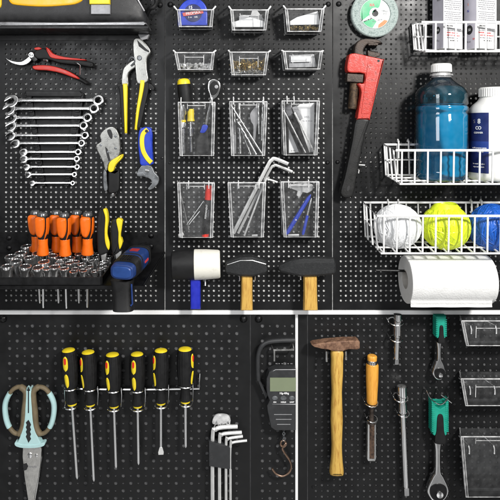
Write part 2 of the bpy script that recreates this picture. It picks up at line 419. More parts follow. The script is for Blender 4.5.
pegboard('black pegboard carrying the rusty hammer and teal ratchets', 308.2, 600, 315, 560, 316.2, 46, 6.02, 318.5, 41, 5.75, 1.55, 1.05, 0, [(313, 487, 1.3)])
m = MB(); m.box(297.2, 307.3, 315, 560, -1.1, -.2, .3)
solo(m, 'filler_panel', 'narrow plain black panel left of the rusty hammer board', 'panel', BOARDG, 302, 560)
m = MB(); m.box(-60, 620, 310.2, 314.2, -1.2, 1.2, .2)
solo(m, 'trim_strip', 'long white trim strip running across under the hammers and paper towel', 'trim strip', TRIM, 250, 312, 0)
m = MB(); m.box(295.2, 297.8, 314.4, 560, -1.2, 1.2, .2)
solo(m, 'trim_strip', 'white upright trim strip between the luggage scale and the rusty hammer', 'trim strip', TRIM, 296, 400, 0)

# ------------------------------------------------------------------ hand tools on the left board
# shelf with the tool case
t = Thing('wall_shelf', 'black sheet-metal wall shelf under the yellow and black tool case', 'shelf', 70, 38, 0)
m = MB(); a = 33.2
m.hexa([(-8, a, .2), (150, a, .2), (150, a + 2, .2), (-8, a + 2, .2), (-30, a, 43), (153, a, 43), (153, a + 2, 43), (-30, a + 2, 43)])
t.add(m, 'shelf_plate', BLACKM)
m = MB(); m.box(-8, 150, 35.4, 40.6, .2, 1.2, .2); t.add(m, 'back_plate', BLACKM)
m = MB(); m.prism([(139, 35.4), (150, 35.4), (148, 40), (142, 41.5)], 1.2, 8, .4); t.add(m, 'bracket', GREYP)

t = Thing('tool_case', 'black tool case with yellow lid panel and grey latch on the top shelf', 'tool case', 70, 25, 2, 43)
m = MB(); rings = []
for x, sh, top in ((-60, 0, -70), (-30, 0, -70), (60, 0, -70), (104, 0, -70), (116, .6, -66), (124, 2, -40), (132, 3.6, -14), (138, 5.5, -1), (142.5, 8.5, 8), (145, 12, 14)):
    y1 = 22.6 - sh * .12; d1 = 44.5 - sh; rr = max(2, 15 - sh * .8); ring = [(x, top, 2), (x, top, d1)]
    for k in range(1, 9):
        a_ = R(90 * k / 8); ring.append((x, max(top + .2 * k, y1 - rr * .95 + rr * .95 * math.sin(a_)), d1 - rr * .5 + rr * .5 * math.cos(a_)))
    ring.append((x, y1, 2)); rings.append(ring)
m.ringstrip(rings); body = t.add(m, 'body', CASEB, smooth=60)
m = MB(); m.prism(spline([(-6, 21.8), (60, 22.2), (138, 21.6), (144, 22), (147, 23.4), (145, 25.2), (138, 25.6), (60, 25.7), (-6, 25.7)], 3), 3, 47, 1.2, True)
t.add(m, 'rim', M('case_rim', (.20, .20, .205), .25, .5, var=.1))
m = MB(); m.prism(spline([(10, -40), (80, -40), (84, -6), (78, 3.4), (60, 6.2), (40, 7), (18, 5.6), (9.5, 3), (7.5, -6)], 4), 41, 46.4, 3.4); t.add(m, 'lid_panel', M('amber_panel', (.80, .42, .008), .32, var=.08))
m = MB(); m.prism(spline([(-30, -40), (0, -40), (1, -6), (.5, 6.6), (-6, 7), (-30, 7)], 3), 42, 46, 1.2); t.add(m, 'side_panel', YEL)
m = MB(); m.box(91, 110.5, 4.6, 14.4, 42, 47.6, .8); la = t.add(m, 'latch', M('latch_grey', (.22, .22, .23), .38, .3, var=.15))
m = MB(); m.box(89.8, 110.2, -14, 4.6, 43, 49.5, 1.2); t.add(m, 'latch_top', YEL2, la)
m = MB(); m.tube([(126, -30, 43.5), (131.5, -12, 41.8), (137.6, -.5, 40), (143, 9, 36)], .9, 8); t.add(m, 'edge_rib', GREYP, body)
m = MB(); m.tube(spline([(142, 9, 8), (146, 3, 14), (151, 1, 16), (153, -6, 12), (150, -20, 10)], 5, False), 2.4, 8); t.add(m, 'strap', BLACKR)

# pruning shears
t = Thing('pruning_shears', 'open pruning shears with red and black handles above the wrenches', 'pruning shears', 31.6, 55, 0, 8)
q = lambda *p: tf(p, 0, 40, 5)
m = MB(); m.prism(spline(q((24, 88), (45, 99), (75, 107), (105, 107), (135, 88), (150, 72), (166, 78), (150, 105), (130, 120), (105, 126), (75, 121), (48, 110)), 3), 5, 7, .5); t.add(m, 'blade', STEEL)
m = MB(); m.prism(q((140, 62), (150, 92), (172, 112), (190, 100), (178, 66), (160, 55)), 3, 9, .8); t.add(m, 'anvil', BLACKM)
m = MB(); m.lathe((31.6, 55, 7), (0, 0, 1), [(0, 3.4), (2.2, 3.3), (2.8, 2.6)], 8); m.lathe((31.6, 55, 9), (0, 0, 1), [(0, 1.6), (1.7, 1.5), (2, .9)], 14); t.add(m, 'pivot', CHROME)
m = MB(); m.prism(spline(q((168, 72), (185, 48), (215, 42), (240, 50), (262, 78), (300, 94), (380, 97), (462, 112), (468, 126), (460, 138), (400, 128), (300, 117), (236, 97), (190, 96)), 3), 3, 11, 2.2); h = t.add(m, 'upper_handle', BLACKR)
m = MB(); m.prism(spline(q((233, 40), (246, 44), (270, 70), (330, 87), (420, 97), (428, 104), (330, 100), (264, 92), (246, 72)), 3), 6, 12.2, .9); t.add(m, 'grip_strip', RED, h)
m = MB(); m.prism(spline(q((178, 42), (200, 38), (212, 46), (196, 52), (180, 50)), 3), 6, 12.4, .7); t.add(m, 'handle_tip', RED, h)
m = MB(); m.prism(spline(q((158, 118), (185, 126), (250, 128), (330, 148), (400, 184), (442, 212), (430, 224), (395, 204), (310, 172), (240, 158), (180, 152), (160, 138)), 3), 3, 11, 2.2); h = t.add(m, 'lower_handle', BLACKR)
m = MB(); m.prism(spline(q((172, 130), (250, 129), (330, 150), (392, 184), (394, 198), (310, 168), (240, 154), (178, 150)), 3), 6, 12.2, 1.4); t.add(m, 'grip_strip', RED, h)
m = MB(); sp = []
for k in range(60):
    f = k / 59; a = k * 1.1; sp.append((39 + f * 9 + .2 * math.cos(a), 57.2 + f * 3.4 + 1.7 * math.cos(a), 7 + 1.6 * math.sin(a)))
m.tube(sp, .38, 5); t.add(m, 'spring', CHROME)
t2 = Thing('peg_hook', 'thin steel double peg hook holding the pruning shears', 'peg hook', 78, 66, 0, 8)
m = MB(); m.tube([(73.5, 59.5, .1), (76, 62, 12), (81.5, 66, 13.4), (81.5, 75, 13.4)], .55, 6); m.tube([(74, 66.5, .1), (81.5, 66.3, 13.4)], .5, 6); t2.add(m, 'wire', CHROME)

# wrench rack
t = Thing('wrench_rack', 'black plastic rack holding eleven combination wrenches', 'wrench rack', 55, 186, 0, 4)
m = MB(); m.prism([(26, 91.5), (80, 91.5), (84, 96), (82, 108), (74, 150), (69, 186), (41, 186), (34, 150), (28, 112), (25.5, 96)], .3, 2.2, .5); t.add(m, 'back_plate', BLACKP)
m = MB(); m.prism([(25.5, 91), (31, 91), (46, 186), (41, 186)], 2.2, 5.2, .6); t.add(m, 'rail', BLACKP)
m = MB(); m.prism([(84, 94), (80, 91.5), (74, 92), (64.5, 186), (69.5, 186), (76, 150)], 2.2, 5.2, .6); t.add(m, 'rail', BLACKP)
m = MB(); m.prism([(26, 91), (80, 91), (83, 95), (81, 97), (27, 96.5)], 2.2, 6.5, .8); t.add(m, 'top_rail', BLACKP)
WY = [100.3, 109.2, 117.6, 126.2, 135.2, 143.6, 151.8, 159.2, 166.7, 174.7, 182.8]
WL = [5.5, 4.5, 6.2, 7, 6.2, 12, 19.5, 21, 23.2, 25.6, 29.5]
WR = [104.2, 100, 92.5, 88.7, 89.2, 86, 81.8, 80.6, 80, 77.6, 75]
for i, y in enumerate(WY):
    f = i / 10
    for x in (30 + 13 * f, 79 - 12 * f): m = MB(); m.box(x - 2, x + 2, y - 2.6, y - 1.1, 2, 8.2, .3); m.box(x - 2, x + 2, y - 1.1, y + 3.2, 2, 3.4, .3); m.box(x - 2, x + 2, y + 2, y + 3.2, 3.4, 7, .3); t.add(m, 'clip', BLACKP)
ords = ['longest and topmost', 'second from the top', 'third from the top', 'fourth from the top', 'fifth from the top', 'middle', 'fifth from the bottom', 'fourth from the bottom', 'third from the bottom', 'second from the bottom', 'shortest and lowest']
for i in range(11):
    y, xl, xr = WY[i], WL[i], WR[i]; rr = 5.6 - 3.2 * (i / 10) ** .8; k = rr / 5.6; Rj = rr * 1.18
    zo = (i % 2) * 2.4
    t = Thing('combination_wrench', 'chrome combination wrench, %s of the eleven on the rack' % ords[i], 'wrench', (xl + xr) / 2, y, 7, 7, 'combination wrenches on the black rack')
    m = MB()
    jc = (xl + Rj * .95, y + 1.2 * k); th = R(148)   # opening direction (left, a little downward)
    pts = []; half = .43 * Rj
    def loc(a, b): return (jc[0] + a * math.cos(th) - b * math.sin(th) * 1, jc[1] + a * math.sin(th) + b * math.cos(th))
    a0 = math.asin(half / Rj)
    arc = [loc(Rj * 1.12 * math.cos(a), Rj * math.sin(a)) for a in [a0 + (2 * math.pi - 2 * a0) * q / 22 for q in range(23)]]
    slot = [loc(-.05 * Rj, -half), loc(-.42 * Rj, -half * .45), loc(-.42 * Rj, half * .45), loc(-.05 * Rj, half)]
    m.prism(arc + slot, 5.2 + zo, 5.2 + zo + 3.0 * k + .8, .5 + .5 * k, True)
    sh = 1.35 * k + .35; xa, xb = jc[0] + Rj * .8, xr - rr * 1.75
    m.prism([(xa - .5, y - sh * 1.5 + .4 * k), (xa + 4 * k, y - sh), (xb - 3 * k, y - sh), (xb + 1, y - sh * 1.25), (xb + 1, y + sh * 1.25), (xb - 3 * k, y + sh), (xa + 4 * k, y + sh), (xa - .5, y + sh * 1.6 + .4 * k)], 5.6 + zo, 5.6 + zo + 2.3 * k + .6, .75 * k + .1, True)
    m.annulus(xr - rr, y + .6 * k, rr * .60, rr, 5.0 + zo, 5.0 + zo + 4.2 * k + .8, .7 * k, 24, ni=12)
    o = t.add(m, 'wrench_body', CHROME, smooth=40)
    t.e.rotation_euler = (R(-16), 0, 0)

# slip-joint pliers
t = Thing('water_pump_pliers', 'large slip-joint pliers with yellow handles hanging open', 'pliers', 140, 58, 0, 9)
q = lambda *p: tf(p, 90, 0, 4)
m = MB(); m.prism(spline(q((174, 162), (188, 151), (212, 162), (236, 190), (242, 212), (228, 236), (228, 280), (232, 325), (190, 335), (180, 270), (172, 200)), 3), 5, 11, 1.4); j = t.add(m, 'upper_jaw', PLIER)
m = MB(); m.prism(q((189, 160), (199, 170), (226, 196), (238, 205), (236, 210), (220, 204), (196, 186)), 10, 11.3, .1); t.add(m, 'teeth', INK, j)
m = MB(); m.prism(spline(q((130, 280), (150, 255), (172, 240), (192, 242), (196, 262), (170, 276), (152, 300), (152, 345), (126, 345)), 3), 3, 8.5, 1.2); t.add(m, 'lower_jaw', PLIER)
m = MB(); m.lathe((139.7, 58.2, 10), (0, 0, 1), [(0, 2.6), (1.6, 2.5), (2.1, 1.9), (2.0, .5)], 18); t.add(m, 'pivot', GREYSTEEL, j)
m = MB(); m.tube(spline([(128, 61.5, 9), (131, 57.5, 10.5), (134.5, 58.5, 11), (135, 62, 10.6), (131, 66, 9.6)], 4, False), .9, 6); t.add(m, 'adjuster', GREYSTEEL)
def handle(pts, wd, d0, d1, mat, name, par, ch=1.6):
    pts = spline(pts, 5, False); n = len(pts); L = []; Rr = []
    for i, p in enumerate(pts):
        a, b = pts[max(i - 1, 0)], pts[min(i + 1, n - 1)]; dx, dy = b[0] - a[0], b[1] - a[1]; l = math.hypot(dx, dy) or 1
        w_ = wd if not callable(wd) else wd(i / (n - 1)); L.append((p[0] - dy / l * w_ / 2, p[1] + dx / l * w_ / 2)); Rr.append((p[0] + dy / l * w_ / 2, p[1] - dx / l * w_ / 2))
    m = MB(); m.prism(L + Rr[::-1], d0, d1, ch, True); return par.add(m, name, mat)
b1 = handle([(120.5, 85), (122, 94), (123, 110), (124, 128)], 5.2, 3.5, 9.5, BLACKR, 'handle', t)
handle([(125, 83.5), (125.2, 94), (125.4, 112), (125.6, 133.5)], lambda f: 5 - 2.6 * f, 4, 10.8, YEL2, 'handle', t)
b2 = handle([(146, 82), (145.5, 92), (141.5, 110), (137.6, 128)], 5.2, 4.5, 10.5, BLACKR, 'handle', t)
handle([(142.8, 80), (141.2, 92), (138, 110), (135.7, 130)], lambda f: 5 - 2.6 * f, 5, 11.8, YEL2, 'handle', t)
m = MB(); m.prism(spline(q((106, 338), (120, 333), (128, 345), (128, 370), (118, 366), (112, 350)), 3), 4, 9, .8); t.add(m, 'handle_guard', BLACKR, b1)
m = MB(); m.prism(spline(q((226, 340), (240, 334), (256, 350), (252, 362), (238, 354), (226, 372)), 3), 5, 9, .8); t.add(m, 'handle_guard', BLACKR, b2)

# locking pliers
t = Thing('locking_pliers', 'steel locking pliers with black handle and yellow release lever', 'locking pliers', 110, 150, 0, 7)
q = lambda *p: tf(p, 90, 85, 4)
m = MB(); m.prism(spline(q((40, 203), (56, 180), (80, 167), (102, 172), (118, 205), (122, 250), (116, 285), (78, 312), (72, 338), (62, 342), (54, 312), (42, 286), (24, 244), (44, 226)), 3), 3, 9.5, 1.1); j = t.add(m, 'jaws', PLIER)
m = MB(); m.prism(spline(q((70, 182), (84, 178), (92, 200), (88, 216), (78, 205)), 3), 9, 9.9, .2); m.prism(q((62, 245), (72, 255), (84, 300), (76, 306), (66, 270)), 9, 9.8, .2); t.add(m, 'jaw_gap', INK, j)
m = MB()
for a, b in ((104, 205), (104, 252), (74, 268), (45, 240)): m.lathe((90 + a / 4, 85 + b / 4, 9), (0, 0, 1), [(0, 1.4), (.9, 1.3), (1.2, .8)], 12)
t.add(m, 'rivets', GREYSTEEL, j)
m = MB(); m.prism(spline(q((74, 338), (80, 308), (104, 290), (131, 276), (130, 292), (106, 318), (96, 342), (84, 348)), 3), 5, 11.5, 1.3); t.add(m, 'release_lever', YEL2)
m = MB(); m.prism(spline(q((76, 343), (100, 345), (118, 334), (119, 390), (114, 426), (76, 432), (74, 390)), 3), 3, 10, 2); t.add(m, 'handle', BLACKR)
m = MB(); m.prism(spline(q((54, 340), (66, 345), (68, 380), (72, 418), (58, 424), (52, 390)), 3), 3, 8, 1.2); t.add(m, 'lower_handle', GREYSTEEL)
m = MB(); m.lathe((112.5, 191, 6.5), (.08, 1, 0), [(0, 2), (2.6, 2), (2.7, 2.9), (5.2, 2.9), (5.4, 2)], 12); t.add(m, 'adjusting_screw', CHROME)

# adjustable wrench
t = Thing('adjustable_wrench', 'adjustable wrench with blue and yellow grip hanging jaw down', 'adjustable wrench', 146, 150, 0, 7)
m = MB(); m.prism(spline(q((194, 200), (200, 176), (220, 168), (244, 172), (250, 200), (249, 240), (253, 300), (250, 318), (206, 322), (198, 290), (193, 240)), 3), 3, 10, 1.8); g = t.add(m, 'grip', BLUE)
handle(q((232, 177), (214, 195), (209, 225), (214, 262), (230, 292), (247, 310)), lambda f: 4.6, 8, 11, YEL2, 'grip_band', t, .9).parent = g
m = MB(); m.lathe((90 + 228 / 4, 85 + 184 / 4, 10), (0, 0, 1), [(0, 1.6), (1.3, 1.5), (1.4, .6)], 14); t.add(m, 'hang_hole', INK, g)
m = MB(); m.prism(spline(q((206, 322), (244, 322), (258, 348), (275, 368), (274, 392), (256, 412), (238, 420), (232, 412), (247, 394), (243, 378), (222, 368), (192, 362), (188, 352)), 2), 3, 9.2, 1); j = t.add(m, 'jaw', GREYSTEEL)
m = MB(); m.prism(q((188, 350), (214, 346), (222, 362), (200, 366), (189, 362)), 4, 10, .7); t.add(m, 'movable_jaw', GREYSTEEL)
m = MB(); m.lathe((145.5, 170, 8.6), (1, .2, 0), [(0, 1.6), (4, 1.6)], 12); t.add(m, 'worm_screw', CHROME, j)
t = Thing('peg_hook', 'short dark peg hook beside the blue and yellow adjustable wrench', 'peg hook', 154, 131, 0)
m = MB(); m.tube([(150, 131, .1), (152, 131, 8), (156.5, 131, 8.4), (157, 128.6, 8.4)], .6, 6); t.add(m, 'wire', GREYSTEEL)

# ------------------------------------------------------------------ tool shelf with sockets
DS = 58
t = Thing('tool_shelf', 'black metal shelf on the pegboard holding sockets, screwdrivers and drill', 'shelf', 80, 252, 0)
m = MB(); m.box(-8, 164, 231.8, 253.5, .2, 1.3, .2); bp = t.add(m, 'back_plate', BLACKM)
for x, y in ((9.5, 237.5), (9.5, 247.5), (151.2, 235.5), (151.2, 246)):
    m = MB(); m.lathe((x, y, 1.3), (0, 0, 1), [(0, 2.7), (.5, 2.6), (1.6, 1.8), (2, .6), (2.02, .05)], 16); t.add(m, 'bolt', BLACKM, bp, smooth=60)
A, B, Cc, Dd = P(-6, 252.6, 1.3), P(165, 252.6, 1.3), P(143.5, 286, DS), P(-40, 286, DS)
th = 1.1
m = MB(); m.hexa([A, B, (B[0], B[1] + th, B[2]), (A[0], A[1] + th, A[2]), Dd, Cc, (Cc[0], Cc[1] + th, Cc[2]), (Dd[0], Dd[1] + th, Dd[2])]); t.add(m, 'shelf_plate', BLACKM)
m = MB(); m.hexa([(Dd[0], Dd[1] - .4, DS), (Cc[0], Cc[1] - .4, DS), (Cc[0], Cc[1] + 2.6, DS), (Dd[0], Dd[1] + 2.6, DS), (Dd[0], Dd[1] - .4, DS + 1), (Cc[0], Cc[1] - .4, DS + 1), (Cc[0], Cc[1] + 2.6, DS + 1), (Dd[0], Dd[1] + 2.6, DS + 1)]); t.add(m, 'front_lip', BLACKM)
m = MB(); m.tube([P(164.6, 252.2, 1.8), P(143.4, 285.4, DS)], .7, 6); t.add(m, 'side_edge', BLACKM)
def shelf_d(y): return 1.3 + (y - 252.6) / (286 - 252.6) * (DS - 1.3)

t = Thing('socket_tray', 'black plastic tray full of chrome sockets on the metal shelf', 'tray', 55, 280, 40)
def trayp(x, y, up): # on the shelf plane, raised
    p = P(x, y, shelf_d(y)); return (p[0], p[1] - up, p[2])
m = MB(); f0, f1, b0, b1 = trayp(-30, 285, .3), trayp(101, 285, .3), trayp(-8, 256.5, .3), trayp(120, 256.5, .3)
up = lambda p, h: (p[0], p[1] - h, p[2])
m.hexa([b0, b1, up(b1, 2.2), up(b0, 2.2), f0, f1, up(f1, 2.2), up(f0, 2.2)]); t.add(m, 'tray_floor', BLACKP)
m = MB(); m.hexa([up(f0, 0), up(f1, 0), up(f1, 7), up(f0, 7)] + [(p[0], p[1], p[2] + 1.2) for p in (up(f0, 0), up(f1, 0), up(f1, 7), up(f0, 7))]); t.add(m, 'front_wall', BLACKP)
m = MB(); m.hexa([b1, (b1[0] + 1.2, b1[1], b1[2]), (b1[0] + 1.2, b1[1] - 5, b1[2]), up(b1, 5), f1, (f1[0] + 1.2, f1[1], f1[2]), (f1[0] + 1.2, f1[1] - 7, f1[2]), up(f1, 7)]); t.add(m, 'side_wall', BLACKP)

# sockets: (x of mouth, y of mouth, radius)
SK = [(28, 246, 4.8), (21.3, 252.4, 5.0), (37.8, 252.6, 5.0), (30, 257, 4.6), (53, 255, 4.4), (60.5, 257.5, 4.2), (16.5, 260, 5.0), (45.6, 260.6, 5.0), (67.5, 253, 3.8), (86, 248.6, 3.7),
      (7.8, 265, 5.2), (25, 265, 5.2), (39, 266, 5.0), (54.5, 265.8, 4.6), (70, 262, 3.8), (85.5, 257, 3.6), (97, 257.6, 3.0), (76, 261, 3.2), (82.5, 263.6, 3.4), (90, 266, 3.0), (101, 262.5, 3.0), (109.5, 256.5, 2.8), (105, 261, 2.8), (65, 267.6, 4.0), (83, 269.6, 3.4), (95.5, 270.6, 3.0), (105.5, 266.6, 2.8), (92.5, 260.5, 2.8), (60, 262, 3.8), (75, 268, 3.2), (115, 252.5, 2.6), (48, 250.5, 4.2), (12, 255.5, 4.8), (71, 257.5, 3.6), (79.5, 253.5, 3.4), (92, 253, 3.2), (99.5, 253, 2.9), (74, 270.5, 3.4), (87.5, 267.5, 3.0), (48, 267.2, 4.2), (100.5, 268.5, 2.8)]
def make_socket(name, label):
    t = Thing(name, label, 'socket', 0, 0, 0)
    m = MB(); m.lathe((0, 0, 0), (0, -1, 0), [(0, .74), (.12, .78), (1.6, .76), (1.8, .95), (2.35, 1.0), (2.45, .95), (2.46, .80), (2.42, .78)], 20); t.add(m, 'shell', SOCKET, smooth=50)
    m = MB(); m.lathe((0, -2.42, 0), (0, -1, 0), [(0, .74), (.015, .73), (.016, .02)], 12); t.add(m, 'drive_hole', INK)
    return t.e
sock0 = make_socket('socket', '')
near = [(26, 'left'), (58, 'middle'), (82, 'right')]
rows = [('back row of', 0, 256.1), ('middle of', 256.1, 264.2), ('front row of', 264.2, 300)]
order = sorted(range(len(SK)), key=lambda i: SK[i][0])
grp = {}
for i, (x, y, r) in enumerate(SK):
    row = 0 if y < 256.1 else 1 if y < 264.2 else 2
    grp.setdefault(row, []).append(i)
num = ['first', 'second', 'third', 'fourth', 'fifth', 'sixth', 'seventh', 'eighth', 'ninth', 'tenth', 'eleventh', 'twelfth', 'thirteenth', 'fourteenth', 'fifteenth']
for row, ids in grp.items():
    ids.sort(key=lambda i: SK[i][0])
    for n_, i in enumerate(ids):
        x, y, r = SK[i]; r *= 1.24; o = sock0 if i == 0 else copy_tree(sock0)
        yb = y + r * 2.25 * .93; d = max(6, min(52, shelf_d(min(yb, 284)))); p = P(x, y, d)
        o.location = wpt(p[0], p[1] + r * 2.3, d); o.scale = (r * (D - d) / D,) * 3
        o.rotation_euler = (R(9 + (i * 7 % 5) - 2), R((i * 13 % 9) - 4), 0)
        sz = 'large' if r > 4.5 else 'medium' if r > 3.4 else 'small'
        o['label'] = '%s chrome socket, %s from the left in the %s row of the black tray' % (sz, num[n_] if n_ < len(ids) - 1 else 'farthest', ['back', 'middle', 'front'][row])
        o['group'] = 'chrome sockets in the black tray'

# orange screwdrivers
def orange_driver(lab):
    t = Thing('screwdriver', lab, 'screwdriver', 0, 0, 0)
    m = MB(); m.lathe((0, 0, 0), (0, 1, 0), [(-1.4, 2.2), (-1.2, 3.6), (0, 4.6), (2.2, 5.0), (2.6, 4.6)], 18); t.add(m, 'end_cap', M('cap_smoke', (.16, .16, .165), .22, .6), smooth=50)
    m = MB(); m.lathe((0, 2.2, 0), (0, 1, 0), [(0, 4.8), (3, 5.6), (14, 5.7), (22, 4.9), (25, 4.1)], 20); t.add(m, 'grip_core', BLACKR, smooth=50)
    m = MB(); m.prism(spline([(-6.2, 4.5), (-2, 2.6), (3, 3.4), (4.1, 7), (3.6, 17), (1.2, 23), (-2.2, 23.6), (-5.2, 20), (-6.4, 12)], 4), 1, 6.4, 2.2); t.add(m, 'grip_pad', ORANGE, smooth=60)
    m = MB(); m.prism(spline([(4.9, 5), (6.2, 6), (6.0, 17), (3.2, 26), (2.6, 24), (4.8, 17)], 3), -2, 3.6, .8); t.add(m, 'grip_stripe', ORANGE)
    m = MB(); m.lathe((0, 25, 0), (0, 1, 0), [(0, 4.2), (1, 5.0), (6, 4.9), (12, 5.6), (16, 6.2), (17, 5.4)], 20); t.add(m, 'skirt', ORANGE, smooth=50)
    m = MB(); m.lathe((0, 42, 0), (0, 1, 0), [(0, 1.25), (50, 1.25), (54, .8)], 10); t.add(m, 'shaft', CHROME)
    return t.e
od = [(35, 211.5, 14, -2), (42.6, 213.5, 30, 1), (56, 211.5, 14, -1), (64.2, 214, 30, 0), (76.4, 211.5, 14, -1), (87.6, 213.2, 30, 1)]
ol = ['leftmost orange screwdriver, standing in the back row behind the sockets', 'orange screwdriver in the front row, nearest the left end of the shelf', 'orange screwdriver in the back row, between the first two front ones',
      'middle orange screwdriver of the front row behind the sockets', 'rightmost orange screwdriver of the back row behind the sockets', 'orange screwdriver nearest the black and yellow standing pliers']
for i, (x, y, d, a) in enumerate(od):
    if i == 0: d0 = orange_driver(ol[0]); o = d0
    else: o = copy_tree(d0); o['label'] = ol[i]
    p = P(x, y, d); o.location = wpt(*p); s = (D - d) / D * (.97 if d < 20 else 1.0); o.scale = (s,) * 3; o.rotation_euler = (R(3), R(a), R(random.uniform(-14, 14))); o['group'] = 'orange handled screwdrivers on the shelf'

# pliers standing on the shelf
q = lambda *p: tf(p, 25, 195, 5)
for lab, bk, yl, dd in (('taller black handled pliers with yellow edge standing on the shelf', q((362, 120), (370, 75), (388, 51), (402, 70), (412, 110), (422, 200), (428, 265), (402, 295), (368, 292), (360, 200)), q((394, 70), (411, 72), (419, 120), (416, 190), (428, 240), (421, 272), (405, 237), (401, 180), (404, 110)), 26),
                       ('shorter black handled pliers with yellow edge next to the drill', q((430, 140), (442, 119), (466, 116), (486, 125), (492, 150), (484, 210), (490, 240), (478, 280), (440, 295), (428, 200)), q((459, 120), (488, 122), (487, 160), (482, 200), (490, 235), (476, 268), (469, 230), (469, 180)), 30)):
    t = Thing('pliers', lab, 'pliers', bk[0][0], 252, dd, dd, 'pliers standing on the shelf')
    m = MB(); m.prism(spline(bk, 4), dd - 5, dd + 5, 3, True); t.add(m, 'handle', BLACKR)
    m = MB(); m.prism(spline(yl, 4), dd - 1, dd + 6.2, 1.2); t.add(m, 'grip_strip', YEL2)
    x = sum(p[0] for p in bk) / len(bk); m = MB(); m.prism([(x - 3, 251), (x + 4, 251), (x + 2.5, 262), (x - 1, 263)], dd - 3, dd + 3, .8); t.add(m, 'jaw', STEEL)

# drill
t = Thing('cordless_drill', 'blue and black cordless drill hung on the right of the shelf', 'drill', 128, 262, 40)
def superring(c, ax, u, rw, rh, n=24, e=.62):
    v = Vector(ax).cross(u).normalized(); out = []
    for k in range(n):
        a = 2 * math.pi * k / n; ca, sa = math.cos(a), math.sin(a)
        out.append(Vector(c) + u * (math.copysign(abs(ca) ** e, ca) * rw) + v * (math.copysign(abs(sa) ** e, sa) * rh))
    return out
A_ = Vector(P(121.5, 272.5, 74)); B_ = Vector(P(146.5, 248.5, 8)); ax = (B_ - A_).normalized(); uu = Vector((1, 0, 0)); uu = (uu - ax * uu.dot(ax)).normalized()
def body(f0, f1, prof, name, mat, parent=None):
    m = MB(); m.ringstrip([superring(A_ + (B_ - A_) * (f0 + (f1 - f0) * f), ax, uu, w_, h_) for f, w_, h_ in prof]); return t.add(m, name, mat, parent, smooth=50)
body(0, .10, [(0, 9.6, 5.8), (.2, 10.8, 7), (1, 11.2, 7.4)], 'rear_cap', BLUED)
body(.10, .30, [(0, 11.6, 8.4), (.3, 12, 9), (1, 11.8, 9.4)], 'motor_band', BLACKR)
mb_ = body(.30, .74, [(0, 11.3, 9.2), (.5, 11.4, 9.4), (1, 9.8, 8.2)], 'housing', BLUED)
body(.74, .84, [(0, 9.2, 7.6), (1, 8.2, 7.2)], 'clutch_ring', BLACKR)
m = MB(); m.lathe(A_ + (B_ - A_) * .84, ax, [(0, 7.4), (4, 7.2), (10, 5.4), (11, 2)], 20); t.add(m, 'chuck', BLACKM, smooth=50)
m = MB(); pa = lambda f, sx, h: A_ + (B_ - A_) * f + uu * sx + ax.cross(uu).normalized() * h
sg = -1 if (ax.cross(uu)).y > 0 else 1
m.add([pa(.46, -4, sg * 9.65), pa(.46, 4, sg * 9.65), pa(.56, 3.8, sg * 9.6), pa(.56, -3.8, sg * 9.6), pa(.46, -4, sg * 8.6), pa(.46, 4, sg * 8.6), pa(.56, 3.8, sg * 8.4), pa(.56, -3.8, sg * 8.4)], [(0, 1, 2, 3), (4, 5, 6, 7), (0, 1, 5, 4), (1, 2, 6, 5), (2, 3, 7, 6), (3, 0, 4, 7)])
t.add(m, 'badge', MATS.get('drill_red') or M('drill_red', (.40, .03, .03), .45), mb_)
m = MB(); m.add([pa(.44, 11.9, 1), pa(.44, 11.9, -1), pa(.58, 11.6, -1), pa(.58, 11.6, 1), pa(.44, 10, 1), pa(.44, 10, -1), pa(.58, 9, -1), pa(.58, 9, 1)], [(0, 1, 2, 3), (4, 5, 6, 7), (0, 1, 5, 4), (1, 2, 6, 5), (2, 3, 7, 6), (3, 0, 4, 7)]); t.add(m, 'badge', INKR, mb_)
for f_, mt in ((.34, BLACKR), (.66, BLACKR)):
    m = MB(); m.ringstrip([superring(A_ + (B_ - A_) * (f_ + g_), ax, uu, w_, h_) for g_, w_, h_ in ((0, 11.5, 9.4), (.004, 11.9, 9.8), (.024, 11.7, 9.7), (.028, 11.2, 9.2))]); t.add(m, 'seam_band', mt, mb_, smooth=50)
m = MB()
for sx_ in (-4.4, -2.2, 0, 2.2, 4.4): m.tube([pa(.13, sx_, sg * 9.0), pa(.27, sx_, sg * 9.5)], .5, 6)
t.add(m, 'vent_rib', BLACKP)
m = MB(); q_ = [superring(A_ + (B_ - A_) * f, ax, uu, w_, h_) for f, w_, h_ in ((-.012, 8.2, 4.6), (.006, 9.4, 5.7))]; m.ringstrip(q_); t.add(m, 'rear_plate', M('rear_blue', (.014, .055, .22), .4))
h0, h1 = Vector(P(122.5, 279, 56)), Vector(P(124, 309.0, 60))
m = MB(); m.ringstrip([superring(h0 + (h1 - h0) * f, (0, 1, .05), Vector((1, 0, 0)), w_, hh) for f, w_, hh in ((0, 10.2, 12), (.3, 9.2, 11), (.7, 8.6, 10.5), (1, 9.4, 12))]); t.add(m, 'handle', BLACKR, smooth=50)
m = MB(); m.tube([P(131.5, 284, 66), P(132, 296, 67), P(132.4, 304, 68), P(130.5, 306, 69)], .8, 6); t.add(m, 'handle_stripe', BLUED)
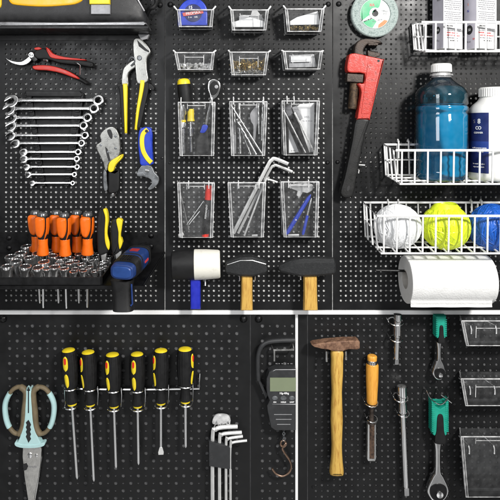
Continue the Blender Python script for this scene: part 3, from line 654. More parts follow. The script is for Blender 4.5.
# ------------------------------------------------------------------ clear bins
def clear_bin(label, xl, xr, xbl, xbr, yt, yb, dep, hooks, ear=False, slot=True, flare=None):
    """open topped clear bin; front face drawn at its own depth"""
    t = Thing('storage_bin', label, 'storage bin', (xl + xr) / 2, yb, 0, 0, 'clear plastic storage bins on the boards')
    d0, d1 = 1.5, dep
    f = [P(xl, yt, d1), P(xr, yt, d1), P(xbr, yb, d1 - 3), P(xbl, yb, d1 - 3)]
    b = [(f[0][0] + 1, f[0][1], d0), (f[1][0] - 1, f[1][1], d0), (f[2][0], f[2][1], d0), (f[3][0], f[3][1], d0)]
    if flare: b = [(xl + flare, f[0][1] + 3, d0), (xr - 3 * flare, f[1][1] + 3, d0), (xbr - 3 * flare, f[2][1] + 4, d0), (xbl + flare, f[3][1] + 4, d0)]
    g = lambda p, a, c, e: (p[0] + a, p[1] + c, p[2] + e)
    m = MB(); v = b + f; th = .5
    vi = [g(b[0], th, 0, th), g(b[1], -th, 0, th), g(b[2], -th, -th, th), g(b[3], th, -th, th), g(f[0], th, 0, -th), g(f[1], -th, 0, -th), g(f[2], -th, -th, -th), g(f[3], th, -th, -th)]
    m.add(v + vi, [(0, 1, 2, 3), (4, 5, 6, 7), (1, 2, 6, 5), (2, 3, 7, 6), (3, 0, 4, 7), (8, 9, 10, 11), (12, 13, 14, 15), (9, 10, 14, 13), (10, 11, 15, 14), (11, 8, 12, 15), (0, 1, 9, 8), (4, 5, 13, 12), (1, 5, 13, 9), (0, 4, 12, 8)])
    t.add(m, 'shell', CLEARH if flare else CLEAR, smooth=0)
    m = MB(); r = .62
    m.tube([b[0], f[0], f[1], b[1]], r, 6); t.add(m, 'rim', CLEARE)
    m = MB(); m.tube([f[0], f[3], f[2], f[1]], r * .8, 6); m.tube([b[0], b[3], f[3]], r * .6, 6); m.tube([b[1], b[2], f[2]], r * .6, 6); m.tube([b[3], b[2]], r * .6, 6); 
    k_ = 2.2; iv = lambda a, b_: (a[0] + (b_[0] - a[0]) * k_ / max(10, abs(b_[0] - a[0])), a[1] + .6, a[2] - .2)
    m.tube([iv(f[0], f[1]), iv(f[3], f[2])], .42, 5); m.tube([iv(f[1], f[0]), iv(f[2], f[3])], .42, 5); t.add(m, 'edges', CLEARE)  # last two lines draw the refraction inside the side walls
    o_ = lambda a, e: (a[0], a[1], a[2] + e)
    for A1, A2, B1_, B2_ in ((f[0], f[3], iv(f[0], f[1]), iv(f[3], f[2])), (f[1], f[2], iv(f[1], f[0]), iv(f[2], f[3]))): m = MB(); m.add([o_(q_, .12) for q_ in (A1, B1_, B2_, A2)], [(0, 1, 2, 3)]); t.add(m, 'refraction_strip', STRIP, smooth=0)  # whitish strips painted for the refraction at both sides
    if slot:
        m = MB(); wx = f[1][0] - f[0][0]; hy = f[3][1] - f[0][1]; x0, x1 = f[0][0] + wx * .25, f[1][0] - wx * .27; y0, y1 = f[0][1] + hy * (.28 if hy < 30 else .06), f[0][1] + hy * (.62 if hy < 30 else .10)
        m.tube([(x0, y0 - 2, d1 + .2), (x0, y1 + 1, d1 - .6)], .35, 5); m.tube([(x1, y0 - 2, d1 + .2), (x1, y1 + 1, d1 - .6)], .35, 5); m.tube([(x0, y0, d1 + .2), (x1, y0, d1 + .2)], .35, 5)
        t.add(m, 'label_slot', CLEARE)
    for hx in hooks:
        m = MB()
        if ear:
            p0, p1 = hx; m.tube([(p0[0], p0[1], .2), P(p0[0], p0[1], d1 - 2), P(p1[0], p1[1], d1)], [.8, .9, .7], 6); t.add(m, 'hook', VINYL)
        else:
            xx = P(hx, yt, d1)[0]; m.tube([(xx, yt - 1, .2), (xx, yt - 3.2, d1 - 5), (xx, yt - 3.8, d1 - 1), (xx, yt - 1, d1 + .8), (xx, yt + 3.5, d1 + .8)], .6, 6); t.add(m, 'hook', CLEARE)
    return t
B1 = 22; B2 = 20
clear_bin('small clear bin with the blue tape measure sticking out', 177.4, 213.8, 179, 212, 9.8, 26.6, B1, [((174.2, 6.6), (177, 10)), ((215.4, 6.6), (212.5, 10))], True, False)
clear_bin('small clear bin with white packets, top row between tape measure and paper slip', 230.6, 268.4, 232.4, 266, 10, 30, B1, [((229, 6.6), (231.5, 10)), ((270.5, 6.6), (268, 10))], True)
clear_bin('small clear bin with white paper slip and brass bits, top row right', 285.2, 324, 287.4, 321, 9, 31.4, B1, [((283.6, 6), (286, 9)), ((325.4, 6), (323, 9))], True, False)
clear_bin('small clear bin with silver nuts in the second row', 174.8, 214.4, 178, 212.5, 52.6, 69.5, B1, [((173.6, 50.6), (176, 52.6)), ((215.6, 50.6), (213, 52.6))], True)
clear_bin('small clear bin with brass screws in the second row', 229.6, 268.6, 232, 265.6, 52.2, 74.8, B1, [((228.6, 50.6), (230.6, 52.6)), ((270.2, 50.8), (267.6, 52.6))], True)
clear_bin('small clear bin with grey packets in the second row', 283, 322.4, 285.4, 320, 51.4, 69, B1, [((282, 50.6), (284.4, 51.6)), ((323, 50.8), (320.4, 51.6))], True)
clear_bin('tall clear bin with yellow bit driver and ratchet', 178.2, 215, 180, 213.6, 102.4, 155.6, B2, [181, 212])
clear_bin('tall clear bin full of twist drill bits', 229.6, 267, 231.6, 264.6, 101.8, 155.6, B2, [233.5, 263.5])
clear_bin('tall clear bin with dark blades and white packets', 282, 319.4, 284, 317, 101, 155, B2, [287, 294])
clear_bin('tall clear bin with the red capped marker', 177.6, 214.4, 180, 212.6, 183, 237.4, B2, [188.6, 208.8])
clear_bin('tall clear bin with three large hex keys', 228, 265.6, 231, 263.4, 182.8, 237, B2, [238.4, 259])
clear_bin('tall clear bin with the blue pens', 281, 319, 284, 317.4, 182, 237, B2, [288.6, 308.6])
clear_bin('empty clear bin at the top, right of the teal ratchets', 461.5, 520, 466.4, 514, 321, 345.6, 26, [471, 496], flare=-2)
clear_bin('empty clear bin in the middle, right of the teal ratchets', 461, 520, 465.6, 514, 379, 405.6, 26, [470, 494.5], flare=-2)
clear_bin('tall empty clear bin right of the lower teal ratchet', 461, 520, 466, 516, 436.8, 497, 24, [469, 494], flare=-2)

# tape measure
t = Thing('tape_measure', 'round topped blue tape measure standing in a clear bin', 'tape measure', 193, 26, 8, 16)
m = MB(); m.prism(spline([(178, 26), (177.8, 13), (180.6, 6), (186, 1), (193, -1.4), (200, 0), (205.2, 5), (207.4, 12), (207.4, 26)], 4, False), 8, 19.5, 1.6, True); b_ = t.add(m, 'case', BLUE)
m = MB(); m.lathe((193.2, 13.6, 19), (0, 0, 1), [(0, 9), (.9, 8.9), (1.0, 8.5)], 28); dk = t.add(m, 'disc_label', M('dark_blue_label', (.012, .018, .10), .4))
t.text('15', 190.5, 8.2, 20.1, 4.2, INKW, b_, bold=.06)
m = MB(); m.prism([(182.6, 13.6), (203, 10.6), (203.6, 14), (183.6, 17)], 19.8, 20.5, .1); t.add(m, 'label_band', M('salmon_band', (.66, .12, .10), .45), b_)
t.text('PROMAX', 193.3, 13.8, 20.6, 3.6, INKW, b_, rot=-8, bold=.04)
t.text('5 m   16ft', 193, 17.8, 20.1, 2.4, INKW, b_, rot=-3, bold=.03)

# packets, screws and bits in the small bins
def packet(label, pts, d, mat, cat='packet', name='packet', tk=2.5, text=None):
    cx_, cy_ = sum(p[0] for p in pts) / len(pts), sum(p[1] for p in pts) / len(pts)
    t = Thing(name, label, cat, cx_, cy_, d, d)
    m = MB(); m.prism(pts, d - tk, d, .6, True); t.add(m, 'sleeve', mat)
    for (x, y, s_, tx, mt) in text or []: t.text(tx, x, y, d + .1, s_, mt)
    return t
packet('folded white packet lying in the bin beside the tape measure', [(232, 22), (236, 21), (250, 17), (264, 21), (265, 27), (233, 27)], 14, PAPER)
packet('grey and white packet standing behind the folded white one', [(252, 10.5), (257, 10), (264, 19), (263, 26), (248, 24), (250, 17)], 9, M('film_grey', (.45, .45, .45), .3))
packet('pale folded leaflet behind the white packets of the middle top bin', [(239, 16), (262, 14.5), (264, 24), (239, 25)], 6, M('leaflet', (.55, .55, .56), .6))
packet('white paper slip leaning in the top right clear bin', [(290, 21), (297, 17), (318, 11), (320.5, 24.5), (290, 25)], 12, PAPER)
packet('grey film packet in the second row right bin', [(289, 55), (314, 54), (317, 67), (289, 67.6)], 11, M('film_grey2', (.36, .36, .37), .25, bump=.4, bscale=120))
packet('white label card in the second row right bin', [(291, 56), (311, 56), (311, 61.6), (291, 62)], 14, PAPER, 'label card', 'label_card', .5)
def pile(name, label, cat, mat, x0, x1, y0, y1, d0, d1, n, r, screws=False):
    m = MB()
    for i in range(n):
        x, y, d = random.uniform(x0, x1), random.uniform(y0, y1), random.uniform(d0, d1); p = P(x, y, d)
        a = Vector((random.uniform(-1, 1), random.uniform(-1, 1), random.uniform(-1, 1))).normalized()
        if screws: m.lathe(p, a, [(0, r * 1.7), (.5, r * 1.5), (.7, r * .7), (4.2, r * .55), (5, .05)], 7)
        else: m.lathe(p, a, [(0, r), (r * 1.1, r), (r * 1.2, r * .55), (0.2, r * .5)], 6)
    return solo(m, name, label, cat, mat, (x0 + x1) / 2, y1, d0, 0, kind='stuff')
pile('brass_bits', 'loose brass bits at the bottom of the paper slip bin', 'hardware', BRASS, 290, 318, 26, 30, 5, 16, 60, 1.0)
pile('silver_nuts', 'row of loose silver nuts in the second row left bin', 'hardware', BRIGHT, 180, 211, 64.2, 69, 5, 16.5, 90, 1.4)
pile('brass_screws', 'heap of loose brass screws in the second row middle bin', 'screws', BRASS, 233, 264.5, 62, 69.5, 5, 17, 110, .85, True)
pile('reflection_screws', 'added grey screws standing in for a reflection below the brass ones', 'screws', STEEL, 234.5, 262.5, 70.5, 73.4, 4, 16, 90, .8, True)  # pile added in place of the reflection under the brass screws

# tall bins, upper row
def rod(name, label, cat, a, b, r, d, mat, dd=None, prof=None, group=None, n=10):
    t = Thing(name, label, cat, b[0], b[1], d, d, group)
    A_, B_ = Vector((a[0], a[1], d)), Vector((b[0], b[1], dd if dd is not None else d)); L = (B_ - A_).length
    m = MB(); m.lathe(A_, B_ - A_, prof(L) if prof else [(0, r * .7), (r * .4, r), (L - r * .4, r), (L, r * .6)], n)
    t.add(m, 'rod', mat); return t
t = Thing('bit_driver', 'fat black bit driver with yellow cap in the tall clear bin', 'screwdriver', 184, 150, 8, 12)
m = MB(); m.lathe((183.4, 78.4, 12), (.06, 1, 0), [(0, 1.5), (.6, 4.6), (2.4, 6.2), (6, 6.6), (6.2, 6.2)], 20); t.add(m, 'cap', YEL2, smooth=50)
m = MB(); m.lathe((183.8, 84.4, 12), (.10, 1, 0), [(0, 6.6), (8, 7), (20, 6.2), (27, 4.6)], 20); t.add(m, 'handle', BLACKR, smooth=50)
m = MB(); m.lathe((190.6, 109, 13), (.02, 1, 0), [(0, 3), (1, 3.5), (9, 3.4), (12, 4), (13, 3)], 16); t.add(m, 'collar', YEL2, smooth=50)
m = MB(); m.lathe((191, 122, 13), (.02, 1, 0), [(0, 1.8), (6, 1.8), (6.2, 2.8), (14, 2.8), (15, 1.6), (30, 1.5)], 12); t.add(m, 'shaft', CHROME)
t = Thing('nut_driver', 'chrome socket extension standing below the yellow capped bit driver', 'socket extension', 184, 152, 10, 15)
m = MB(); m.lathe((182.4, 104.6, 15), (.03, 1, 0), [(0, 3.2), (.6, 3.9), (9.6, 3.9), (11, 2.6), (17, 2.4), (18, 3.2), (23, 3.2), (24, 1.8), (49, 1.9)], 16); t.add(m, 'shaft', CHROME, smooth=50)
m = MB(); m.lathe((182.8, 120, 15), (.03, 1, 0), [(0, 3), (1.5, 3.3), (3, 2.7)], 14); t.add(m, 'band', YEL2)
t = Thing('ratchet', 'ratchet with blue and grey handle leaning in the tall clear bin', 'ratchet', 213, 90, 10, 13)
q = lambda *p: tf(p, 165, 70, 5.88)
m = MB(); m.prism(spline(q((250, 110), (256, 66), (286, 52), (318, 66), (328, 100), (312, 148), (285, 176), (268, 178), (262, 150)), 4), 9, 16, 1.6, True); hd = t.add(m, 'head', CHROME)
m = MB(); m.prism(spline(q((262, 110), (268, 80), (290, 66), (312, 78), (318, 102), (304, 136), (282, 150), (268, 140)), 4), 15, 16.6, .4); t.add(m, 'head_disc', BLACKP, hd)
m = MB(); m.lathe((165 + 302 / 5.88, 70 + 100 / 5.88, 16), (0, 0, 1), [(0, 2), (1.4, 1.8), (1.6, .6)], 14); t.add(m, 'knob', GREYP, hd)
m = MB(); m.tube([(165 + 272 / 5.88, 70 + 172 / 5.88, 12.5), (165 + 240 / 5.88, 70 + 320 / 5.88, 12.5)], [1.9, 1.7], 10); t.add(m, 'shaft', CHROME)
m = MB(); m.prism(spline(q((222, 318), (250, 320), (252, 345), (258, 400), (256, 480), (190, 490), (184, 430), (205, 355)), 3), 8, 16, 2, True); g = t.add(m, 'grip', BLACKR)
m = MB(); m.prism(spline(q((222, 322), (250, 324), (250, 345), (232, 370), (206, 368), (212, 345)), 3), 9, 17, 1.2); t.add(m, 'grip_band', BLUE, g)
# drill bits
def drill_bit(label, a, b, r, d):
    t = Thing('drill_bit', label, 'drill bit', b[0], b[1], d, d, 'drill bits standing in a clear bin')
    A_, B_ = Vector((a[0], a[1], d)), Vector((b[0], b[1], d)); ax = (B_ - A_); L = ax.length; ax.normalize(); u = Vector((0, 0, 1)); v = ax.cross(u)
    rings = []; N = 40
    for i in range(N + 1):
        f = i / N; fl = f < .62; tw = f * L / (r * 3.2) * 2
        ring = []
        for k in range(10):
            an = 2 * math.pi * k / 10; rr = r * (.62 + .38 * abs(math.cos(an - tw))) if fl else r * .95
            if i == 0: rr *= .2
            ring.append(A_ + ax * (L * f) + u * math.cos(an) * rr + v * math.sin(an) * rr)
        rings.append(ring)
    m = MB(); m.ringstrip(rings); t.add(m, 'flutes', STEEL, smooth=60)
q = lambda x, y: (225 + x / 7.7, 95 + y / 7.7)
for lab, a, b, r, d in (('long drill bit crossing the bin to its lower right corner', (40, 68), (292, 465), 1.1, 16), ('drill bit leaning just left of the longest one', (85, 180), (240, 458), 1.5, 13), ('thin drill bit leaning between the upright and crossing ones', (95, 190), (198, 458), 1.0, 10), ('upright drill bit in the left half of the bin', (112, 55), (118, 450), 1.5, 7), ('drill bit upright against the left side of the bin', (72, 70), (76, 300), 1.2, 5), ('twisted drill bit standing tallest at the right side', (294, 18), (284, 350), 1.4, 9), ('dull drill bit upright beside the tallest one', (258, 60), (262, 300), 1.2, 7)):
    drill_bit(lab, q(*a), q(*b), r, d)
t = Thing('spade_bit', 'grey leaf-shaped spade bit behind the crossing drill bits', 'spade bit', *q(222, 340), 6, 6)
m = MB(); m.prism(spline([q(*p) for p in ((252, 84), (215, 112), (192, 150), (200, 205), (218, 240), (216, 350), (232, 350), (244, 240), (256, 200))], 3), 5, 7, .4); t.add(m, 'blade', GREYP)
m = MB(); m.prism([q(34, 200), q(84, 205), q(86, 450), q(52, 455)], 3, 5, .3)
solo(m, 'plastic_sleeve', 'cloudy plastic sleeve at the left side of the drill bit bin', 'sleeve', GREYP, *q(60, 330), 4, 4)
# right tall bin
q = lambda x, y: (275 + x / 7.7, 95 + y / 7.7)
packet('white instruction packet at the back of the blade bin', [q(195, 70), q(305, 60), q(300, 440), q(230, 445), q(150, 100)], 6, PAPER, text=[(*q(245, 170), 3, 'HSS', INKG), (*q(250, 200), 1.6, 'No. 10  18 mm', INKG)])
packet('white packet low at the left of the blade bin', [q(105, 230), q(150, 260), q(196, 440), q(106, 448)], 7, PAPER, text=[(*q(140, 430), 1.8, 'A 102', INK)])
for lab, a, b, w_, d, mt in (('black file blade leaning from the upper left of the bin', (78, 150), (205, 445), 4.2, 12, BLACKM), ('black hacksaw blade beside the file blade', (140, 140), (250, 445), 4.0, 14, BLACKM), ('bare steel blade crossing the right half of the bin', (150, 135), (300, 440), 1.8, 16.5, STEEL), ('thin steel blade lying over the black ones', (66, 118), (235, 445), 1.3, 16, STEEL), ('grey round-ended scraper at the top of the blade bin', (150, 88), (195, 190), 5.5, 9, GREYP), ('dark grey scraper nearest the left corner of the blade bin', (96, 84), (125, 185), 6, 8, M('scraper_grey', (.12, .12, .13), .5))):
    a, b = q(*a), q(*b); dx, dy = b[0] - a[0], b[1] - a[1]; l = math.hypot(dx, dy); nx_, ny_ = -dy / l * w_ / 2, dx / l * w_ / 2
    m = MB(); m.prism(spline([(a[0] - nx_, a[1] - ny_), (a[0] + nx_, a[1] + ny_), (b[0] + nx_, b[1] + ny_), (b[0] - nx_, b[1] - ny_)], 1), d - .7, d + .5, .25, True)
    solo(m, 'blade', lab, 'blade', mt, a[0], a[1], d, d, 'blades in the tall clear bin')
# lower tall bins
q = lambda x, y: (165 + x / 5.88, 150 + y / 5.88)
rod('steel_rod', 'long thin steel rod leaning from the upper left corner of the marker bin', 'rod', q(72, 180), q(140, 480), .8, 14, STEEL, 8)
rod('steel_rod', 'short thin steel rod slanting toward the marker', 'rod', q(228, 300), q(128, 440), .55, 10, STEEL)
rod('steel_rod', 'shortest steel rod low in the middle of the marker bin', 'rod', q(205, 360), q(140, 440), .6, 12, STEEL)
rod('white_dowel', 'pale round dowel end at the bottom left of the marker bin', 'dowel', q(80, 505), q(110, 492), 1.9, 15, WHITEP)
t = Thing('marker', 'red and black marker with printed barrel in the lower clear bin', 'marker', *q(238, 505), 12, 14)
m = MB(); m.lathe((*q(260, 208), 14), (-.06, 1, 0), [(0, 3.2), (.5, 3.7), (14, 3.9), (14.5, 3.6)], 18); t.add(m, 'cap', MARKR, smooth=50)
m = MB(); m.lathe((*q(254, 294), 14), (-.10, 1, 0), [(0, 3.5), (4, 3.7), (34, 3.6), (35, 3)], 18); br = t.add(m, 'barrel', MARKB, smooth=50)
m = MB(); m.lathe((*q(238, 492), 14), (-.06, 1, 0), [(0, 3.65), (3, 3.65), (3.2, 3)], 18); t.add(m, 'end_ring', MARKR)
c_ = q(248, 360); t.text('PERMANENT', c_[0] - .9, c_[1], 17.7, 2.5, INKW, br, rot=-84, bold=.03, cyl=None); t.text('MARKER', c_[0] + 1.3, c_[1] + 2, 17.5, 2.0, INKG, br, rot=-84)
# hex keys in the bin
q = lambda x, y: (225 + x / 4.76, 150 + y / 4.76)
for lab, pts, r, d in (('largest chrome hex key, its short arm highest above the bin', [(40, 396), (195, 90), (222, 48), (240, 42), (300, 66)], 2.0, 12), ('middle chrome hex key with grooved short arm', [(62, 396), (205, 110), (232, 76), (250, 74), (320, 104)], 1.5, 7.5), ('thinnest chrome hex key leaning under the two big ones', [(92, 408), (188, 158), (206, 142), (222, 144), (250, 154)], .95, 14.5)):
    p2 = spline([q(*p) for p in pts], 5, False); t = Thing('hex_key', lab, 'hex key', *q(*pts[0]), d, d, 'hex keys standing in the clear bin')
    m = MB(); m.tube([(x, y, d) for x, y in p2], r, 6); t.add(m, 'rod', BRIGHT, smooth=35)
packet('small white label at the bottom of the hex key bin', [q(128, 404), q(156, 402), q(157, 412), q(128, 414)], 12, PAPER, 'label', 'paper_label', .5)
# blue pens
t = Thing('blue_pen', 'thick blue pen leaning in the lower right clear bin', 'pen', *q(290, 402), 14, 14)
m = MB(); a, b = Vector((*q(408, 212), 14)), Vector((*q(292, 402), 14)); m.lathe(a, b - a, [(0, .5), (4, 1.9), (30, 2.2), (44, 2.1), (46.5, 1.2)], 14); br = t.add(m, 'barrel', BLUE)
m = MB(); m.lathe(a + (b - a) * .63 + Vector((.4, 0, 2)), (0, 0, 1), [(0, .8), (.5, .6)], 10); t.add(m, 'button', WHITEP, br)
t = Thing('blue_pen', 'slim blue and white pen beside the thick blue one', 'pen', *q(368, 405), 12, 12)
m = MB(); a, b = Vector((*q(412, 228), 12)), Vector((*q(370, 405), 12)); m.lathe(a, b - a, [(0, .4), (4, 1.3), (18, 1.4)], 12); t.add(m, 'cap', STEEL)
m = MB(); m.lathe(a + (b - a) * .47, b - a, [(0, 1.5), (18, 1.6), (20, 1)], 12); t.add(m, 'barrel', BLUE)
m = MB(); m.prism(spline([q(*p) for p in ((300, 166), (338, 160), (380, 156), (420, 166), (416, 190), (390, 205), (370, 200), (358, 224), (340, 215), (345, 195), (318, 185))], 2), 8, 10, .4)
solo(m, 'plastic_bag', 'crumpled clear plastic bag above the blue pens', 'plastic bag', BAGC, *q(360, 190), 9, 9)
packet('long white label under the blue pens', [q(300, 402), q(352, 400), q(354, 412), q(300, 414)], 11, PAPER, 'label', 'paper_label', .5)

# ------------------------------------------------------------------ three mallets
t = Thing('rubber_mallet', 'rubber mallet with one black and one white face and blue handle', 'mallet', 196, 266, 0, 22)
m = MB(); m.lathe((171.4, 266.2, 18), (1, -.03, 0), [(0, 12.4), (.5, 13.4), (1.5, 14), (10, 14.7), (22, 15), (23, 14.8)], 30); t.add(m, 'black_face', BLACKR, smooth=50)
m = MB(); m.lathe((194.2, 265.6, 18), (1, -.02, 0), [(0, 14.9), (.8, 15.2), (12, 14.9), (24, 14.1), (25.4, 13.6), (26, 12.6)], 30); t.add(m, 'white_face', WHITER, smooth=50)
m = MB(); m.prism([(190, 278), (200.6, 278), (200.6, 310.4), (190.2, 310.4)], 13, 22, 3, True); t.add(m, 'handle', BLUEH)
t = Thing('sledge_hammer', 'black double-faced hammer with wooden handle between mallet and hammer', 'hammer', 246, 266, 0, 18)
m = MB(); top = [(227, 264.5), (246, 257), (266, 263)]
def rg(x, yt, yb, d0, d1): 
    c = 2.2; return [(x, yt + c, d0), (x, yt, d0 + c), (x, yt, d1 - c * 1.6), (x, yt + c * 1.6, d1), (x, yb - c, d1), (x, yb, d1 - c), (x, yb, d0 + c), (x, yb - c, d0)]
m.ringstrip([rg(225.6, 263, 271.5, 11, 23), rg(227, 261.5, 272.8, 10, 24), rg(240, 256.4, 274.6, 8, 26.5), rg(252, 256, 275, 8, 26.5), rg(265, 260.4, 272.8, 10, 24), rg(266.6, 262, 271.6, 11, 23)]); hd = t.add(m, 'head', HAMB, smooth=25)
m = MB(); m.tube([(227.2, 263.6, 23.4), (240, 259, 25.6), (252, 258.8, 25.8), (265.4, 263, 23.6)], .4, 6); t.add(m, 'edge_highlight', STEEL, hd)  # highlight along the top front edge, modelled as a bright steel line
m = MB(); m.prism([(241.4, 274), (252.6, 274), (252.4, 292), (252.8, 310.4), (240.6, 310.4), (241.2, 292)], 12, 22, 3.4, True); t.add(m, 'handle', WOOD)
t = Thing('hammer', 'black cross-peen hammer with wooden handle at the right of the three', 'hammer', 310, 266, 0, 18)
m = MB(); m.ringstrip([rg(278.6, 266, 270.4, 13, 22), rg(280, 265.2, 271.4, 12, 23), rg(290, 260.4, 273.4, 11, 24.5), rg(302, 258, 275.2, 10, 26), rg(316, 257.6, 274.8, 10, 26), rg(333, 258, 273.2, 10, 26), rg(334.6, 259.2, 272, 11, 25)]); t.add(m, 'head', HAMB, smooth=25)
m = MB(); m.prism([(303.6, 274.4), (317, 274.4), (317, 292), (317.8, 310.4), (303.4, 310.4), (303.8, 292)], 12, 22, 3.4, True); t.add(m, 'handle', WOOD)
def peg(label, x, y, L=20, drop=4.5, mat=None, r=.65, up=0):
    t = Thing('peg_hook', label, 'peg hook', x, y, 0)
    a = P(x, y, L); m = MB(); m.tube([(a[0], a[1] - 1.5, .1), (a[0], a[1] - 1, L - 2), (a[0], a[1], L), (a[0], a[1] + drop, L + .4)], r, 7); t.add(m, 'wire', mat or VINYL)
peg('white peg under the white face of the rubber mallet', 205.3, 281, 16)
peg('steel peg left of the sledge hammer handle', 239.6, 276, 18, 4.4, STEEL); peg('steel peg right of the sledge hammer handle', 255.2, 276.4, 18, 4, STEEL)
peg('white peg left of the cross-peen hammer handle', 300.6, 275.5, 16, 4)

# ------------------------------------------------------------------ grinding disc and pipe wrench
t = Thing('grinding_disc', 'green and white labelled abrasive grinding disc', 'grinding disc', 374.6, 13.8, 0, 6)
m = MB(); m.lathe((374.6, 13.8, 2), (0, 0, 1), [(0, 23), (.6, 23.6), (5, 23.6), (6, 22.6), (6.1, 15.6), (5.2, 15.2), (5.21, .5)], 48); t.add(m, 'wheel', ABRAS)
m = MB(); m.lathe((374.6, 13.8, 7.1), (0, 0, 1), [(0, 15), (.4, 15), (.5, 14.7), (.5, .1)], 48); lb = t.add(m, 'label', M('label_white', (.60, .63, .61), .5, var=.04))
m = MB()
g = [(374.6 + 14.6 * math.cos(R(a)), 13.8 + 14.6 * math.sin(R(a))) for a in range(150, 296, 8)]
m.prism(g + [(379, 7), (372, 13), (361.4, 21)], 7.5, 7.75, .05)
g = [(374.6 + 14.6 * math.cos(R(a)), 13.8 + 14.6 * math.sin(R(a))) for a in range(100, 150, 8)]; m.prism(g + [(363.2, 21.8), (373, 19), (376, 22)], 7.5, 7.75, .05)
t.add(m, 'green_print', GREENL, lb)
m = MB(); g = [(374.6 + 14.6 * math.cos(R(a)), 13.8 + 14.6 * math.sin(R(a))) for a in range(30, 82, 6)]; m.prism(g + [(378, 25), (384, 20)], 7.5, 7.8, .05); t.add(m, 'orange_print', INKO, lb)
m = MB(); m.annulus(374.6, 13.8, 3.2, 5.8, 7.4, 8.2, .2, 28); t.add(m, 'bushing', M('bushing_white', (.78, .79, .78), .4))
m = MB(); m.lathe((374.6, 13.8, 7.5), (0, 0, 1), [(0, 3.25), (.12, 3.2), (.13, .05)], 24); t.add(m, 'arbor_hole', INK)
t.text('XA', 371.6, 5.4, 7.8, 3.6, INKR, lb, bold=.12); t.text('100x3', 384, 11.4, 7.8, 2.4, INKG, lb, rot=10); t.text('T27', 384.4, 14.4, 7.8, 2.4, INKG, lb, rot=10)
t.text('MAX 80 m/s', 367.6, 20.2, 7.8, 1.7, INK, lb, rot=-24, bold=.05); t.text('INOX   METAL', 377, 20.8, 7.8, 1.6, INKG, lb, rot=-14)
for k, a in enumerate(range(100, 420, 40)):
    t.text('FLEX', 374.6 + 19.4 * math.cos(R(a)), 13.8 + 19.4 * math.sin(R(a)), 8.02, 2.6, M('faded_ink', (.10, .14, .13), .8), rot=a + 90)
t = Thing('peg_hook', 'short black peg through the grinding disc', 'peg hook', 374.6, 13.8, 0, 8)
m = MB(); m.lathe((374.8, 11, .1), (0, -.06, 1), [(0, 1.0), (11, 1.0), (11.5, .6)], 10); t.add(m, 'wire', BLACKM)

t = Thing('pipe_wrench', 'red pipe wrench with dark iron jaw and black handle', 'pipe wrench', 366, 62, 0, 12)
q1 = lambda *p: tf(p, 325, 0, 5.55); q = lambda *p: tf(p, 335, 40, 5.55); q3 = lambda *p: tf(p, 320, 100, 4.55)
m = MB(); m.prism(spline(q1((164, 330), (160, 290), (166, 254), (186, 226), (228, 214), (288, 220), (318, 238), (312, 246), (286, 246), (262, 250), (238, 246), (222, 262), (214, 285), (216, 330)), 3), 5, 14, 2, True); t.add(m, 'hook_jaw', IRON)
m = MB(); tp = [(236, 282)]
for k in range(7): tp += [(244 + k * 8, 278 + k * 1.2), (248 + k * 8, 286 + k * 1.2)]
m.prism(q1(*tp, (306, 292), (304, 312), (270, 322), (238, 310)), 5, 13, .8, True); t.add(m, 'heel_jaw', IRON)
m = MB(); tp = []
for k in range(6): tp += [(240 + k * 9, 249), (244 + k * 9, 256)]
m.prism(q1((236, 244), (296, 240), *reversed(tp)), 7, 13.6, .4); t.add(m, 'teeth', IRON)
m = MB(); m.prism(spline(q((72, 92), (80, 80), (110, 75), (190, 92), (262, 108), (268, 116), (240, 232), (214, 340), (190, 438), (186, 442), (122, 441), (119, 436), (132, 350), (141, 292), (132, 262), (117, 246), (135, 240), (155, 240), (160, 190), (110, 184), (70, 180), (62, 150)), 2), 3, 16, 1.8, True); hs = t.add(m, 'housing', REDP)
m = MB(); m.prism(q((176, 130), (238, 142), (182, 410), (140, 410), (158, 270)), 15.5, 16.6, .5); t.add(m, 'web', REDP, hs)
m = MB(); m.lathe((335 + 236 / 5.55, 40 + 118 / 5.55, 15.6), (0, 0, 1), [(0, 1.35), (.55, 1.3), (.56, .05)], 14); t.add(m, 'pin', INK, hs)
m = MB(); m.prism(q((66, 186), (156, 192), (152, 238), (62, 232)), 5, 14.6, .9, True); t.add(m, 'nut_window', IRON)
m = MB(); a = Vector((335 + 112 / 5.55, 40 + 238 / 5.55, 9)); b = Vector((335 + 98 / 5.55, 40 + 386 / 5.55, 9)); m.lathe(a, b - a, [(0, 3.6), (.8, 4.4), (24.5, 4.4), (26, 4), (26.6, 3)], 22); t.add(m, 'knurled_nut', KNURL)
m = MB(); m.prism(spline(q3((164, 82), (222, 88), (218, 120), (204, 160), (188, 240), (172, 320), (154, 420), (140, 442), (112, 446), (94, 432), (92, 410), (108, 352), (128, 260), (144, 180)), 3), 4, 15, 3.4, True); hn = t.add(m, 'handle', M('worn_black_grip', (.010, .010, .010), .5, spec=.35, var=.35, bump=.2, bscale=300))
m = MB(); m.prism(spline(q3((121, 414), (119, 400), (126, 388), (133, 392), (130, 408)), 3), 14.4, 15.3, .15); t.add(m, 'hang_hole', INK, hn)
t = Thing('peg_hook', 'small steel peg hook right of the pipe wrench handle', 'peg hook', 361, 165, 0)
m = MB(); m.tube([(358, 164.5, .1), (358, 164.5, 5), (363.6, 164.8, 5.4)], .6, 6); m.tube([(358.2, 169.6, .1), (358, 170, 4), (357.6, 173, 4)], .6, 6); t.add(m, 'wire', VINYL)
